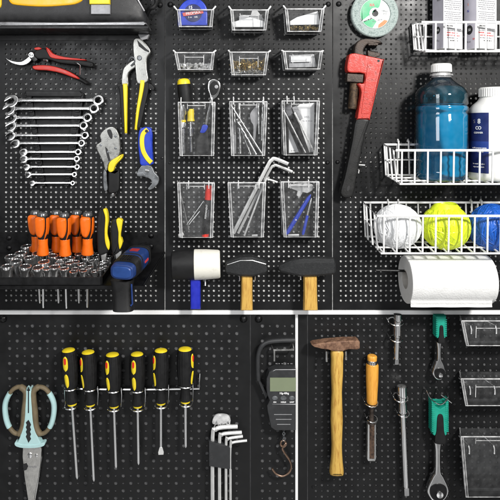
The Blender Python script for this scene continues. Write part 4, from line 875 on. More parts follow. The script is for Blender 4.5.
# ------------------------------------------------------------------ white wire baskets
def basket(label, xb, ytb, ybb, xf, ytf, ybf, df, sp, x0off, xr, hooks):
    """back corner (xb), front corner (xf) as seen; wires run to xr beyond the frame"""
    t = Thing('wire_basket', label, 'wire basket', xb, ybb, 0, 0, 'white wire baskets on the right board')
    db = 1.6
    BT, BB, FT, FB = P(xb, ytb, db), P(xb + 1.6, ybb, db), P(xf, ytf, df), P(xf + 4, ybf, df - 2)
    xe = xr; XE = lambda p: (xe, p[1], p[2])
    m = MB(); m.tube([XE(BT), BT, FT, XE(FT)], 1.2, 8); t.add(m, 'rim', VINYL)
    m = MB(); m.tube([XE(BB), BB, FB, XE(FB)], .95, 8)
    r = .88; L = lambda p, q_, f: tuple(a + (b - a) * f for a, b in zip(p, q_))
    for f in (.02, .2, .5, .8): m.tube([L(BT, FT, f), L(BB, FB, f)], r, 6)          # side wires
    x = FT[0] + x0off
    while x < xe - 1:
        a, b = (x, FT[1], df), (x + .5, FB[1], df - 2); bb = (x + .5, BB[1], db); bt = (x, BT[1], db)
        m.tube([a, (x + .2, FB[1] - 1.2, df - 1.6), (x + .5, FB[1] + .2, df - 3.5), bb, bt], r, 6); x += sp
    for f in (.33, .66): m.tube([XE(L(BB, FB, f)), L(BB, FB, f)], r, 6)
    mid = lambda p, q_: L(p, q_, .5)
    m.tube([XE(mid(BT, BB)), mid(BT, BB), L(mid(BT, BB), mid(FT, FB), .4)], r, 6)
    t.add(m, 'wire_grid', VINYL)
    for hx, y0, y1 in hooks:
        m = MB(); m.tube([(hx, y0 + 1.5, .1), (hx, y0 - .6, 2.2), (hx, y0 + .8, 4), (hx, y1, 4)], .85, 7); t.add(m, 'hook', VINYL)
    return BB, FB
basket('white wire basket holding two printed cartons', 412.4, 23.6, 50, 421.5, 22.2, 51.4, 34, 9.5, 4, 540, [(424, 26, 38)])
basket('white wire basket holding the blue liquid bottle and white jar', 384, 144.6, 175, 395.8, 150.4, 184, 55, 11.8, 5.6, 545, [(397.4, 140, 158), (407.4, 140, 158)])
basket('white wire basket holding three balls of twine', 363.6, 202.6, 236.6, 377, 216, 253.4, 50, 11.9, 6.4, 545, [(387.4, 200, 210), (397.6, 200, 210), (470, 199.5, 214), (480, 199.5, 214)])

# cartons
def carton(label, x0, xm, x1, ytop, yb, d0, dm, d1, face_text, side_text):
    t = Thing('carton', label, 'carton', xm, yb, 8, 0, 'printed cartons in the upper basket')
    A_, M_, E_ = P(x0, yb, d0), P(xm, yb, dm), P(x1, yb, d1); back = (A_[0] + E_[0] - M_[0], M_[1], A_[2] + E_[2] - M_[2])
    T_ = lambda p: (p[0], ytop, p[2]); Y = lambda p: (p[0], M_[1], p[2])
    m = MB(); v = [Y(A_), Y(M_), Y(E_), Y(back)]; m.add(v + [T_(p) for p in v], [(0, 1, 2, 3), (4, 5, 6, 7), (0, 1, 5, 4), (1, 2, 6, 5), (2, 3, 7, 6), (3, 0, 4, 7)])
    t.add(m, 'box', PAPER, smooth=0)
    # printed narrow side, lilac
    o = Vector((-(M_[2] - A_[2]), 0, M_[0] - A_[0])).normalized() * .12
    m = MB(); f = lambda p, q_, a, y: (p[0] + (q_[0] - p[0]) * a + o.x, y, p[2] + (q_[2] - p[2]) * a + o.z)
    m.add([f(A_, M_, .02, ytop), f(A_, M_, .98, ytop), f(A_, M_, .98, M_[1] - .3), f(A_, M_, .02, M_[1] - .3)], [(0, 1, 2, 3)]); sd = t.add(m, 'side_print', CARD, smooth=0)
    def put(P0, P1, a, y, body, size, mat, par=None, rot=0, lift=.2):
        ux = Vector((P1[0] - P0[0], 0, P1[2] - P0[2])).normalized(); nn = Vector((-ux.z, 0, ux.x)); c = Vector((P0[0] + (P1[0] - P0[0]) * a, y, P0[2] + (P1[2] - P0[2]) * a)) + nn * lift
        me = text_mesh(body, size, .03); co, si = math.cos(R(rot)), math.sin(R(rot))
        for v in me.vertices:
            a_, b_ = v.co.x * co + v.co.y * si, v.co.x * si - v.co.y * co
            q_ = c + ux * a_ + Vector((0, 1, 0)) * b_ + nn * v.co.z
            v.co = ((q_.x - t.o[0]) * U, -(q_.z - t.o[2]) * U, -(q_.y - t.o[1]) * U)
        me.materials.clear(); me.materials.append(mat); ob = bpy.data.objects.new('lettering', me); C.objects.link(ob); ob.parent = par or t.e
    for a, y, b_, s_, mt in face_text: put(M_, E_, a, y, b_, s_, mt)
    for a, y, b_, s_, mt in side_text:
        if b_ == 'O':
            ux = Vector((M_[0] - A_[0], 0, M_[2] - A_[2])).normalized(); nn = Vector((-ux.z, 0, ux.x)); c = Vector(A_).lerp(Vector(M_), a); c.y = y
            m = MB(); m.add([c + nn * .2 + ux * (s_ * math.cos(k * .3142)) + Vector((0, 1, 0)) * s_ * math.sin(k * .3142) for k in range(20)], [tuple(range(20))]); t.add(m, 'emblem', INK, sd, smooth=0)
        else: put(A_, M_, a, y, b_, s_, mt, sd, rot=0)
L1 = ['Bonds metal, glass, wood, tile and card', 'Clean and dry the surface before use and', 'wipe off dust with a soft cloth. Apply a', 'thin even layer and press for ten minutes.', 'Full strength after one day at 20 C.', 'Keep away from heat, sparks and flame.', 'Use with gloves in a well aired room.', 'If in eyes rinse with water and seek help.', 'Do not swallow. Store dry and cool.', 'Shake before use. Close tight after use.', 'Net content 85 g   Batch on base']
fx = [(.5, -8 + i * 1.95 + (1.6 if i > 4 else 0), s_, 1.35, INKG) for i, s_ in enumerate(L1)] + [(.5, 16 + i * 1.9, s_, 1.3, INKG) for i, s_ in enumerate(L1[3:9])]
fx += [(.30, 29.5, 'DIRECTIONS', 1.5, INK)] + [(.5, 32 + i * 1.8, s_, 1.2, INKG) for i, s_ in enumerate(L1[1:3])] + [(.4, 36, 'DANGER  flammable', 1.8, INKR), (.5, 38.6, 'KEEP OUT OF REACH', 1.7, INKR), (.45, 41, 'OF CHILDREN   40 ml', 1.5, INKG), (.55, 43.6, 'Ref 2207  EN 71', 1.5, INK), (.3, -12, 'PASTE', 2.6, INK)]
carton('white printed carton in the upper basket, the left one of two', 432.5, 443.5, 462.5, -30, 48, 8, 25, 16, fx, [(.5, 33, 'O', 3.6, INK), (.5, 33, 'AB', 3, INKW), (.6, 4, 'MSDS', 2.4, INKG), (.5, 43, '85 g', 2.6, INKG)])
carton('white printed carton with coloured marks, the right one of two', 464, 476.5, 496.5, -30, 48, 8, 25, 16, fx, [(.45, 32.5, 'O', 4.6, INK), (.45, 32.5, '50', 3.4, INKW), (.35, 1.5, 'H', 3.6, INKB), (.35, 6, 'O', .1, INK), (.35, 7.5, 'I', 3.6, INKO), (.35, 14, 'N', 3.6, INKB), (.8, 42, '4+', 3.2, INKR), (.4, 44, '90 ml', 2.2, INKG)])

# blue bottle
dc = 26; f_ = (D - dc) / D
t = Thing('bottle', 'large clear bottle of blue liquid with white cap in the basket', 'bottle', 441.6, 181, dc, dc)
bx, by = 441.8, 0
m = MB(); m.lathe((bx, 63.8, dc), (0, 1, 0), [(0, 8.6), (.6, 9.4), (8.4, 9.6), (8.6, 8.8)], 36); cp = t.add(m, 'cap', WHITEP, smooth=40)
m = MB()
for k in range(36): a = 2 * math.pi * k / 36; m.tube([(bx + 9.5 * math.cos(a), 65, dc + 9.5 * math.sin(a)), (bx + 9.7 * math.cos(a), 72, dc + 9.7 * math.sin(a))], .28, 4)
t.add(m, 'cap_ridges', WHITEP, cp)
m = MB(); m.lathe((bx, 73, dc), (0, 1, 0), [(0, 8.6), (1, 8.6), (1.2, 11), (3, 11.3), (3.4, 9.6), (4.5, 9.6)], 32); t.add(m, 'neck_ring', BAGC, smooth=40)
pr = [(0, 9.2), (3, 11), (7, 16), (11, 21.5), (15, 24.2), (19, 25.2), (27, 25.4), (28.6, 24.3), (30.4, 25.4), (34, 25.6), (36, 24.6), (38, 25.6), (70, 25.6), (75, 25.3), (78, 24.0), (81, 25.2), (84.5, 24.0), (88, 25.1), (91, 23.9), (94, 25), (100, 24), (103, 21)]
m = MB(); m.lathe((bx, 77, dc), (0, 1, 0), pr, 44); t.add(m, 'shell', BOTTLE, smooth=60)
m = MB(); m.lathe((bx, 77, dc), (0, 1, 0), [(9.5, 18.2)] + [(h, r - 1) for h, r in pr if 10 < h < 27.5], 44); t.add(m, 'refraction_band', DARKBAND, smooth=60)  # dark band standing in for internal reflections above the bright liquid
m = MB(); m.lathe((bx, 77, dc), (0, 1, 0), [(27.2, 23.6)] + [(h, r - .9) for h, r in pr if h > 28][:-1] + [(102.4, 20)], 44); t.add(m, 'liquid', LIQ, smooth=60)
# white jar
dc = 27; jx = 497.5
t = Thing('jar', 'white plastic jar with navy label beside the blue bottle', 'jar', jx, 181, dc, dc)
m = MB(); m.lathe((jx, 87.4, dc), (0, 1, 0), [(0, 15.4), (.8, 16.4), (9.6, 16.6), (10, 15.6)], 40); cp = t.add(m, 'lid', WHITEP, smooth=40)
m = MB()
for k in range(48): a = 2 * math.pi * k / 48; m.tube([(jx + 16.5 * math.cos(a), 88.6, dc + 16.5 * math.sin(a)), (jx + 16.7 * math.cos(a), 96.6, dc + 16.7 * math.sin(a))], .35, 4)
t.add(m, 'lid_ridges', WHITEP, cp)
m = MB(); m.lathe((jx, 97, dc), (0, 1, 0), [(0, 15.8), (1, 16.4), (4, 18.2), (8, 23), (12, 26.2), (16, 27.4), (60, 27.6), (78, 27.4), (82, 25.6), (83, 22)], 48); t.add(m, 'body', WHITEP, smooth=60)
m = MB(); m.lathe((jx, 113, dc), (0, 1, 0), [(0, 27.75), (59, 27.8)], 20, a0=R(-97), a1=R(-40))
# lathe measures its angle from the viewer's side
lb = t.add(m, 'label', NAVY, smooth=60)
m = MB(); m.lathe((jx, 141, dc), (0, 1, 0), [(0, 27.83), (11, 27.83)], 20, a0=R(-97), a1=R(-40)); t.add(m, 'label_band', M('mid_blue', (.02, .05, .24), .4), lb, smooth=60)
for tx, x, y, s_, mt, b_ in (('8', 468.4, 121.5, 6.5, INKW, .12), ('CO', 467.6, 128, 4.4, INKW, .1), ('S', 462.6, 121.6, 5, INKG, 0), ('CLEANER', 467.4, 132.6, 2.4, INKW, .05), ('multi purpose paste', 468, 147.4, 2.0, INKW, .04), ('500 ml', 470, 151, 2.2, INKW, .05), ('for metal and glass', 467.6, 163, 1.8, INKW, .02), ('wipe with a cloth', 467.6, 166, 1.8, INKW, .02)):
    t.text(tx, x, y, dc, s_, mt, lb, bold=b_, cyl=(jx, dc, 27.85))

# twine balls
def twine(label, x, y, r, d, mat, seed, name='twine_ball'):
    rnd = random.Random(seed); t = Thing(name, label, 'twine ball', x, y + r, d, d, 'balls of twine in the lower basket')
    m = MB(); m.ball((x, y, d), r * .95, 28, 18, (1.03, .97, .9), .05, .25)
    core = t.add(m, 'core', mat, smooth=180)
    m = MB()
    for i in range(190):
        n_ = Vector((rnd.gauss(0, 1), rnd.gauss(0, .35), rnd.gauss(0, .7))).normalized(); u = n_.orthogonal().normalized(); v = n_.cross(u); off = rnd.uniform(-.5, .5)
        rr = r * rnd.uniform(.95, 1.0); h = math.sqrt(1 - off * off); ph = rnd.uniform(0, 6); path = []
        for k in range(34):
            a = 2 * math.pi * k / 34; p = n_ * off + (u * math.cos(a) + v * math.sin(a)) * h; w_ = 1 + .012 * math.sin(3 * a + ph)
            path.append((p, rr * w_))
        w2 = rnd.uniform(.55, 1.5); rings = []
        for k in range(34):
            p, q_ = path[k]; nx = p.normalized(); tg = (path[(k + 1) % 34][0] - path[k - 1][0]).normalized(); sd = nx.cross(tg)
            c = Vector((p.x * 1.03, p.y * .98, p.z * .92)) * q_; tw = .3 * math.sin(2 * 2 * math.pi * k / 34 + ph)
            rings.append([(x + e.x, y + e.y, d + e.z) for e in (c + sd * w2 - nx * (.5 + tw), c + sd * w2 * .4 + nx * .35, c - sd * w2 * .4 + nx * .25, c - sd * w2 - nx * (.5 - tw))])
        m.ringstrip(rings, True)
    t.add(m, 'strands', mat, core, smooth=60)
    return t
twine('ball of white plastic twine in the lower basket', 397.6, 226.5, 22.6, 27, TW_W, 1)
tt = twine('ball of lime yellow plastic twine in the lower basket', 446, 227, 23.2, 27, TW_Y, 2)
m = MB(); m.ringstrip([[(446 + r * math.cos(a) * k, y + math.sin(a * 2) * .8 , 27 + r * .8 * math.sin(a)) for a in (2 * math.pi * i / 20 for i in range(20))] for y, r, k in ((212, 17, 1), (207, 14, 1.02), (203.6, 11, 1.0), (206.5, 9.5, 1), (212, 8, 1))]); tt.add(m, 'loose_end', TW_Y)
twine('ball of bright blue plastic twine in the lower basket', 493.6, 227.5, 23.6, 27, TW_B, 3)

# paper towel on its bar
dc = 29; RR = 23.5; f_ = (D - dc) / D
yc = 279.6
xl, xr = 405.5, 489
t = Thing('paper_towel_roll', 'white paper towel roll with its sheet hanging down', 'paper towel', 450, 279.6, dc, dc)
m = MB(); N = 48; ri = 9.5
prof = [(xl, ri), (xl, RR - .7), (xl + .7, RR), (xr - .7, RR), (xr, RR - .7), (xr, ri)]
m.ringstrip([[(x, yc + r * math.cos(2 * math.pi * k / N), dc + r * math.sin(2 * math.pi * k / N)) for k in range(N)] for x, r in prof], closed=True)
t.add(m, 'roll', TOWEL, smooth=40)
m = MB(); m.ringstrip([[(x, yc + r * math.cos(2 * math.pi * k / N), dc + r * math.sin(2 * math.pi * k / N)) for k in range(N)] for x, r in ((xl + .1, ri + .1), (xl + .1, ri - 1.2), (xr - .1, ri - 1.2), (xr - .1, ri + .1))], closed=True); t.add(m, 'core', M('grey_card', (.42, .40, .37), .8), smooth=40)
m = MB(); path = []
for k in range(14): a = R(60 - k * 8); path.append((yc - (RR + .5) * math.sin(a), dc + (RR + .5) * math.cos(a)))
yb = CY + (310.0 - CY) * (D - dc - RR) / (D - dc)
yend = yb
for k in range(1, 10): path.append((path[13][0] + (yend - path[13][0]) * k / 9, path[13][1] + .5 * math.sin(k * .8) * .6))
xa, xb = xl + .2, xr - 4
vs = []
for (y, d) in path: vs += [(xa + (xb - xa) * i / 20, y, d + .35 * math.sin(i * .9 + y * .1)) for i in range(21)]
n1 = len(vs); vs += [(x, y, d - .35) for x, y, d in vs]
fs = [(r * 21 + i, r * 21 + i + 1, (r + 1) * 21 + i + 1, (r + 1) * 21 + i) for r in range(len(path) - 1) for i in range(20)]; fs += [tuple(n1 + i for i in f) for f in fs]
m.add(vs, fs); t.add(m, 'loose_sheet', TOWEL, smooth=60)
t = Thing('towel_bar', 'thin black rod carrying the paper towel roll', 'towel bar', 376, 270, 24)
m = MB(); a = P(375.5, 270.2, 25); m.tube([a, (560, a[1] + 4, 26)], 1.2, 10); t.add(m, 'rod', BLACKM)
m = MB(); m.tube([(545, a[1] + 4, 26), (545, a[1] + 4, .2)], 1.2, 8); t.add(m, 'bracket', BLACKM)
# ------------------------------------------------------------------ lower left: scissors, screwdrivers, hex keys, scale
t = Thing('kitchen_scissors', 'kitchen scissors with mint and brown handles hanging blades down', 'scissors', 29, 445, 0, 9)
q = lambda *p: tf(p, 0, 370, 3.846)
m = MB(); m.prism(spline(q((86, 284), (150, 286), (156, 340), (146, 410), (132, 480), (128, 510), (120, 560), (112, 560), (106, 510), (93, 425), (90, 396)), 2, ), 5, 7.2, .6); bl = t.add(m, 'blade', NICKEL)
m = MB(); m.prism(q((86, 366), (100, 362), (106, 374), (100, 388), (88, 392)), 6.8, 7.4, .1); t.add(m, 'bottle_notch', INK, bl)
m = MB(); m.prism(q((120, 290), (152, 288), (157, 345), (140, 460), (122, 560), (118, 500), (136, 380)), 3.2, 5, .4); t.add(m, 'blade', STEEL)
m = MB(); m.lathe((29.4, 456.3, 7), (0, 0, 1), [(0, 2.6), (1.1, 2.5), (1.6, 1.6)], 18); m.lathe((36, 456.6, 5), (0, 0, 1), [(0, 1.6), (2.6, 1.5), (3, .8)], 14); t.add(m, 'pivot', CHROME)
t.text('STAINLESS', 31, 468, 7.3, 2.2, INKG, bl)
for sgn in (-1, 1):
    X = lambda x: 113 + sgn * (x - 113) if sgn == 1 else 226 - x if False else (x if sgn == 1 else 226 - x)
    loop = [(128, 82), (150, 66), (178, 78), (202, 118), (206, 160), (196, 208), (174, 240), (150, 244), (136, 214), (132, 160), (126, 110)]
    pts = spline([(*tf([(X(x) + (-1 if sgn < 0 else 1), y)], 0, 370, 3.846)[0], 8.5) for x, y in loop], 6)
    n = len(pts)
    m = MB(); m.tube(pts, [2.15 + .9 * (i / n > .62 or i / n < .08) for i in range(n)], 10, True, flat=1.2); lp = t.add(m, 'finger_loop', KHAKI, smooth=60)
    a, b = int(n * .22), int(n * .50); m = MB(); m.tube(pts[a:b], [2.7] * (b - a), 10, flat=1.22); t.add(m, 'loop_inlay', MINT, lp, smooth=60)
m = MB(); m.prism(spline(q((104, 66), (113, 72), (122, 66), (126, 110), (130, 190), (150, 256), (158, 288), (70, 288), (78, 256), (96, 190), (100, 110)), 3), 5, 12, 1.4); hb = t.add(m, 'handle_base', MINT)
m = MB(); z = [(113, 186)] + [(119 + (k % 2) * 4, 196 + k * 9) for k in range(8)] + [(113, 274)] + [(107 - (k % 2) * 4, 259 - k * 9) for k in range(8)]; m.prism(q(*z), 11.6, 12.3, .1); m.prism(q((111, 62), (115, 62), (115, 160), (111, 160)), 11.6, 12.3, .1); t.add(m, 'nut_cracker', INK, hb)
m = MB(); m.prism(spline(q((62, 272), (90, 280), (140, 280), (173, 272), (172, 286), (140, 294), (90, 294), (63, 286)), 3), 6, 12.6, .8); t.add(m, 'collar', MINT, hb)

# wire screwdriver rack
DR = [(68.4, 349, 71, 405, 77.2, 478, 0), (88, 351, 90.4, 405.6, 94, 482, 1), (112.4, 353.5, 114, 407, 116.2, 470, 0), (137, 353, 137.8, 407, 138.6, 466, 0), (161, 349.4, 161.2, 404, 161, 454, 1), (185, 348, 186, 402.4, 185.8, 448.5, 2)]
t = Thing('screwdriver_rack', 'steel wire rack holding six black and yellow screwdrivers', 'screwdriver rack', 130, 394, 0, 12)
m = MB(); m.tube([(64.5, 392.6, 3), (110, 393.4, 3), (150, 393.4, 3), (199, 392.6, 3), (199.4, 376.5, 4.4)], 1.0, 8); m.tube([(64.5, 392.6, 3), (63.6, 381, 4)], 1.0, 8); t.add(m, 'back_bar', CHROME)
for i, (x0, y0, x1, y1, x2, y2, k) in enumerate(DR):
    xm = x1 - (x1 - x0) * .25; m = MB(); yu, yl = y1 - 17.6, y1 + 1.2
    def ring(cx_, cy_, r): return [(cx_ + r * math.cos(a), cy_ + r * .12 * math.sin(a), 12 + r * .95 * math.sin(a)) for a in (R(-20) + R(220) * j / 16 for j in range(17))]
    up_, lo = ring(xm, yu, 6.6), ring(x1, yl, 6.2)
    m.tube([(xm + 6.6, yu + 6, 3)] + up_ + [(xm - 6.6, yu + 6, 3)], .72, 7); m.tube(lo, .72, 7)
    s_ = -1 if i == 0 else 1
    m.tube([(xm + 6.6 * s_, yu, 8), (xm + 6.9 * s_, yu + 8, 6), (x1 + 6.4 * s_, yl, 9)], .7, 7)
    t.add(m, 'holder_loop', CHROME)
def drv(label, L, tip):
    t = Thing('screwdriver', label, 'screwdriver', 0, 0, 0)
    m = MB(); m.lathe((0, 0, 0), (0, 1, 0), [(-.5, 1.5), (-.2, 4), (.5, 5.9), (1.4, 6.5), (1.8, 6)], 24); t.add(m, 'cap', YEL2, smooth=50)
    m = MB(); m.lathe((0, 1.6, 0), (0, 1, 0), [(0, 6.9), (4, 7.7), (14, 8.3), (24, 8.0), (31, 7.2), (34.5, 6.2), (36.5, 4.9), (39, 4.5), (44, 4.7), (49, 5.7), (50.6, 5.3)], 72, fl=(18, .018)); t.add(m, 'handle', BLACKR, smooth=50)
    for y0, y1, w_ in ((4.5, 18.5, 2.6), (21.5, 35, 2.3)):
        m = MB(); rows = 12; vs = []; fs = []
        rad = lambda y: 7.9 + .5 * math.sin((y - 4) / 26 * 3.1) if y < 26 else 8.0 - (y - 26) * .13
        for j in range(rows + 1):
            f = j / rows; y = y0 + (y1 - y0) * f; ww = w_ * math.sqrt(max(.02, 1 - abs(2 * f - 1) ** 3))
            for k in range(5): a = (k - 2) / 2 * ww / 8; vs.append(((rad(y) + .75 - .35 * abs(k - 2)) * math.sin(a), y, (rad(y) + .75 - .35 * abs(k - 2)) * math.cos(a)))
        fs = [(j * 5 + k, j * 5 + k + 1, (j + 1) * 5 + k + 1, (j + 1) * 5 + k) for j in range(rows) for k in range(4)]
        m.add(vs, fs); ip = t.add(m, 'grip_inlay', YEL2, smooth=60)
        if y0 < 10:
            m = MB(); m.prism(spline([(-1, 6.6), (1, 6.6), (1.1, 11), (0, 12.4), (-1.1, 11)], 3), 8.2, 9.15, .2); t.add(m, 'red_mark', MARKR, ip)
    m = MB(); m.lathe((0, 51.6, 0), (0, 1, 0), [(0, 4.7), (2.6, 4.5), (2.8, 3)], 18); t.add(m, 'ferrule', YEL2, smooth=50)
    m = MB()
    if tip == 1: m.lathe((0, 54, 0), (0, 1, 0), [(0, 1.6), (L - 6, 1.6), (L - 5, 2.0)], 14); tp = MB(); tp.prism([(-1.6, 54 + L - 7), (1.6, 54 + L - 7), (2.9, 54 + L - 2.5), (2.6, 54 + L), (-2.6, 54 + L), (-2.9, 54 + L - 2.5)], 1.0, 2.4, .3, True); to = t.add(tp, 'blade_tip', BRIGHT); to.rotation_euler = (0, 0, R(58))
    else: m.lathe((0, 54, 0), (0, 1, 0), [(0, 1.6), (L - 3, 1.6), (L - 1, 1.0), (L, .3)], 14)
    t.add(m, 'shaft', CHROME, smooth=50)
    return t.e
dl = ['black and yellow screwdriver at the left end of the wire rack', 'black and yellow screwdriver with the longest shaft', 'black and yellow screwdriver third from the left with red mark', 'black and yellow screwdriver fourth from the left with red mark', 'flat bladed black and yellow screwdriver, second from the right', 'black and yellow screwdriver with the shortest shaft at the right end']
turn = [14, 50, 34, 20, 54, -66]
for i, (x0, y0, x1, y1, x2, y2, k) in enumerate(DR):
    e_ = drv(dl[i], (y2 - y1) * 1.0, 1 if i == 4 else 0); s = (D - 12) / D
    e_.location = wpt(CX + (x0 - CX) * s, CY + (y0 - CY) * s, 12); e_.scale = ((y1 - y0) / 54.5 * s * (1.02 if i in (2, 5) else .97),) * 2 + ((y1 - y0) / 54.5 * s,)
    lean = math.atan2(x2 - x0, y2 - y0)
    e_.rotation_euler = (0, 0, 0); e_.rotation_mode = 'XYZ'
    e_.rotation_euler = (Matrix.Rotation(-lean, 3, 'Y') @ Matrix.Rotation(R(-turn[i]), 3, 'Z')).to_euler()
    e_['group'] = 'screwdrivers in the wire rack'

# hex key set
t = Thing('hex_key_holder', 'black plastic holder clasping four chrome hex keys', 'holder', 220, 455, 0, 10)
q = lambda *p: tf(p, 205, 415, 5.88)
m = MB(); m.prism(q((22, 150), (60, 156), (160, 180), (160, 316), (60, 300), (22, 294)), 2, 13, 1.4, True); hb = t.add(m, 'block', DARKG)
t.text('HEX', 211.5, 455, 13.1, 3.4, M('dim_ink', (.05, .05, .052), .5), hb, rot=80)
m = MB(); m.prism(spline(q((44, 70), (52, 30), (80, 14), (130, 18), (150, 40), (146, 62), (100, 74)), 3), 2, 4.5, .6); t.add(m, 'hang_tab', CLEARE)
hk = [('largest hex key in the black holder, topmost bend', [(45, 560), (45, 130), (62, 90), (96, 76), (192, 70)], 2.05), ('second largest hex key in the black holder', [(86, 560), (86, 150), (98, 118), (128, 108), (216, 102)], 1.75), ('third hex key in the black holder', [(124, 560), (124, 165), (134, 140), (158, 131), (222, 122)], 1.45), ('thinnest hex key in the black holder, lowest bend', [(150, 560), (150, 178), (158, 160), (178, 152), (246, 144)], 1.25)]
for i, (lab, pts, r) in enumerate(hk):
    p2 = spline([q(p)[0] for p in pts], 5, False); d = 9 + i * 1.0
    t = Thing('hex_key', lab, 'hex key', *q(pts[1])[0], d, 10, 'hex keys in the black holder')
    m = MB(); m.tube([(x, y, d) for x, y in p2], r, 6); t.add(m, 'rod', BRIGHT, smooth=35)
t = Thing('peg_hook', 'small white peg hook above the hex key set', 'peg hook', 229, 422, 0, 8)
m = MB(); m.tube([(227, 425, .1), (227, 425.5, 7), (229.6, 424, 8), (229.8, 420.6, 8)], .6, 6); t.add(m, 'wire', VINYL)
t = Thing('peg_hook', 'clear wire loop hook holding the hex key set', 'peg hook', 218, 424, 0, 6)
m = MB(); m.tube([(214, 428, 5), (217, 421, 5.6), (219, 427, 6), (222, 423, 5.6), (223, 428, 5)], .5, 6); t.add(m, 'wire', CLEARE)

# luggage scale
t = Thing('luggage_scale', 'black hanging scale with grey-green display and bronze hook', 'scale', 283, 390, 0, 10)
XR = 295.4
m = MB(); m.tube(spline([(258.4, 381, 8), (258, 368, 8), (258.4, 356, 8), (261.6, 347.4, 8), (268, 343, 8), (280, 341.4, 8), (XR - .3, 341, 8)], 5, False), 2.3, 12); t.add(m, 'handle', DARKG, smooth=60)
m = MB(); m.prism(spline([(257.2, 380), (259.6, 380), (268, 396), (266, 400)], 1), 6, 9, .6); t.add(m, 'handle_arm', DARKG)
m = MB(); m.prism([(266, 377), (268.6, 370.4), (275, 367.4), (XR, 367.4), (XR, 429), (275, 429), (270.4, 426), (267, 410), (266.4, 404), (269, 399), (266.6, 393), (265.8, 386)], 2, 14, 1.8, True); bd = t.add(m, 'body', DARKG)
m = MB(); m.tube([(XR, 368.2, 13.6), (275.4, 368.4, 13.4), (269.6, 371.4, 13.2), (267.2, 378, 13), (267.4, 388, 13), (270, 396, 13.4), (272, 402.4, 13.6), (XR, 402.6, 13.8)], .45, 6); t.add(m, 'trim_line', GREYP, bd)
m = MB(); m.box(269.6, XR - .05, 376, 389.6, 13, 14.4, .2); t.add(m, 'display', LCD, bd)
for k in range(5): pass
t.text('10g-40kg', 283.6, 391.6, 14.1, 2.6, INKW, bd, bold=.1)
for x, w_, tx in ((274.4, 3, 'ON'), (283, 3.2, 'HOLD'), (291.4, 3, 'UNIT')):
    m = MB(); m.lathe((x, 396.2, 13.8), (0, 0, 1), [(0, w_), (.6, w_ * .94), (.9, w_ * .6), (.91, .05)], 22, sq=(1, .72)); bt = t.add(m, 'button', GREYSTEEL, bd)
    t.text(tx, x, 400.4, 14.1, 1.9, INKW, bd, bold=.08)
m = MB()
for y, x0, x1 in ((412.6, 273.6, 291.4), (417.4, 275.4, 291), (422.4, 276.6, 290)): m.box(x0, x1, y - .35, y + .35, 13.4, 14.3, .1)
t.add(m, 'grip_line', GREYP, bd)
for k in range(6):
    m = MB(); m.box(276 + k * 3, 277.4 + k * 3, 365.2, 365.8, 5, 6, .1); t.add(m, 'vent', GREYP, bd)
m = MB()
for k in range(4): m.annulus(283.9, 431.5 + k * 3, .8, 1.7, 7.4 + .6 * (k % 2), 8.6 + .6 * (k % 2), .3, 12, kx=1 if k % 2 else .5)
ch = t.add(m, 'chain', GREYSTEEL)
m = MB(); pr = [(286, 444, 8), (284, 441.6, 8), (281.2, 443, 8), (281.2, 446.6, 8), (284, 448, 8), (286, 446, 8), (286.2, 444, 8.6), (283.6, 447, 9), (282.6, 450, 8.4), (286, 456, 8), (290, 462, 8), (291.6, 468, 8), (289, 474, 8), (283, 477.4, 8), (277, 475.6, 8), (273.6, 472, 8), (272.4, 469.6, 8)]
m.tube(spline(pr, 4, False), 1.05, 8); t.add(m, 'hook', BRONZE, ch, smooth=60)
t = Thing('peg_hook', 'steel double peg hook inside the handle of the luggage scale', 'peg hook', 283, 350, 0, 10)
m = MB(); m.tube([(272.4, 348, .1), (272.6, 349.4, 9), (273.4, 350, 10.5), (293.6, 349.6, 10.5), (294, 348, .1)], .95, 8); m.tube([(274.2, 350, 10.5), (274.2, 360.8, 10.8)], 1.0, 8); t.add(m, 'wire', STEEL)

# ------------------------------------------------------------------ lower right: hammer, file, extension bars, ratchets
t = Thing('hammer', 'rusty cross-peen hammer with long pale wooden handle', 'hammer', 337, 346, 0, 14)
q = lambda *p: tf(p, 295, 305, 5)
m = MB(); m.prism(q((80, 192), (92, 186), (150, 177), (240, 169), (308, 168), (319, 176), (319, 208), (308, 214), (262, 213), (236, 222), (186, 222), (160, 214), (130, 211), (92, 202)), 7, 20, 1.6, True); t.add(m, 'head', RUST)
m = MB(); m.prism(spline([(331.8, 349), (342.6, 349), (343, 360), (342.8, 376), (341.8, 392), (342.6, 420), (341.8, 445), (342.6, 462), (343.6, 472), (341.6, 475), (331.8, 475), (329.8, 472), (331, 462), (332, 445), (331, 420), (332, 392), (331.2, 372), (331.4, 360)], 2), 8, 19, 3.8, True); t.add(m, 'handle', WOODY, smooth=60)
def pin(label, x, y0, y1, d, mat=STEEL, r=1.1):
    t = Thing('peg_hook', label, 'peg hook', x, y0, 0, 10); m = MB(); m.tube([(x, y0 - 1.2, .1), (x, y0, d), (x, y1, d + 1)], r, 9); t.add(m, 'wire', mat)
pin('steel peg hook left of the rusty hammer handle', 325.2, 349.6, 358.6, 17); pin('steel peg hook right of the rusty hammer handle', 344.9, 350.4, 357.6, 15)

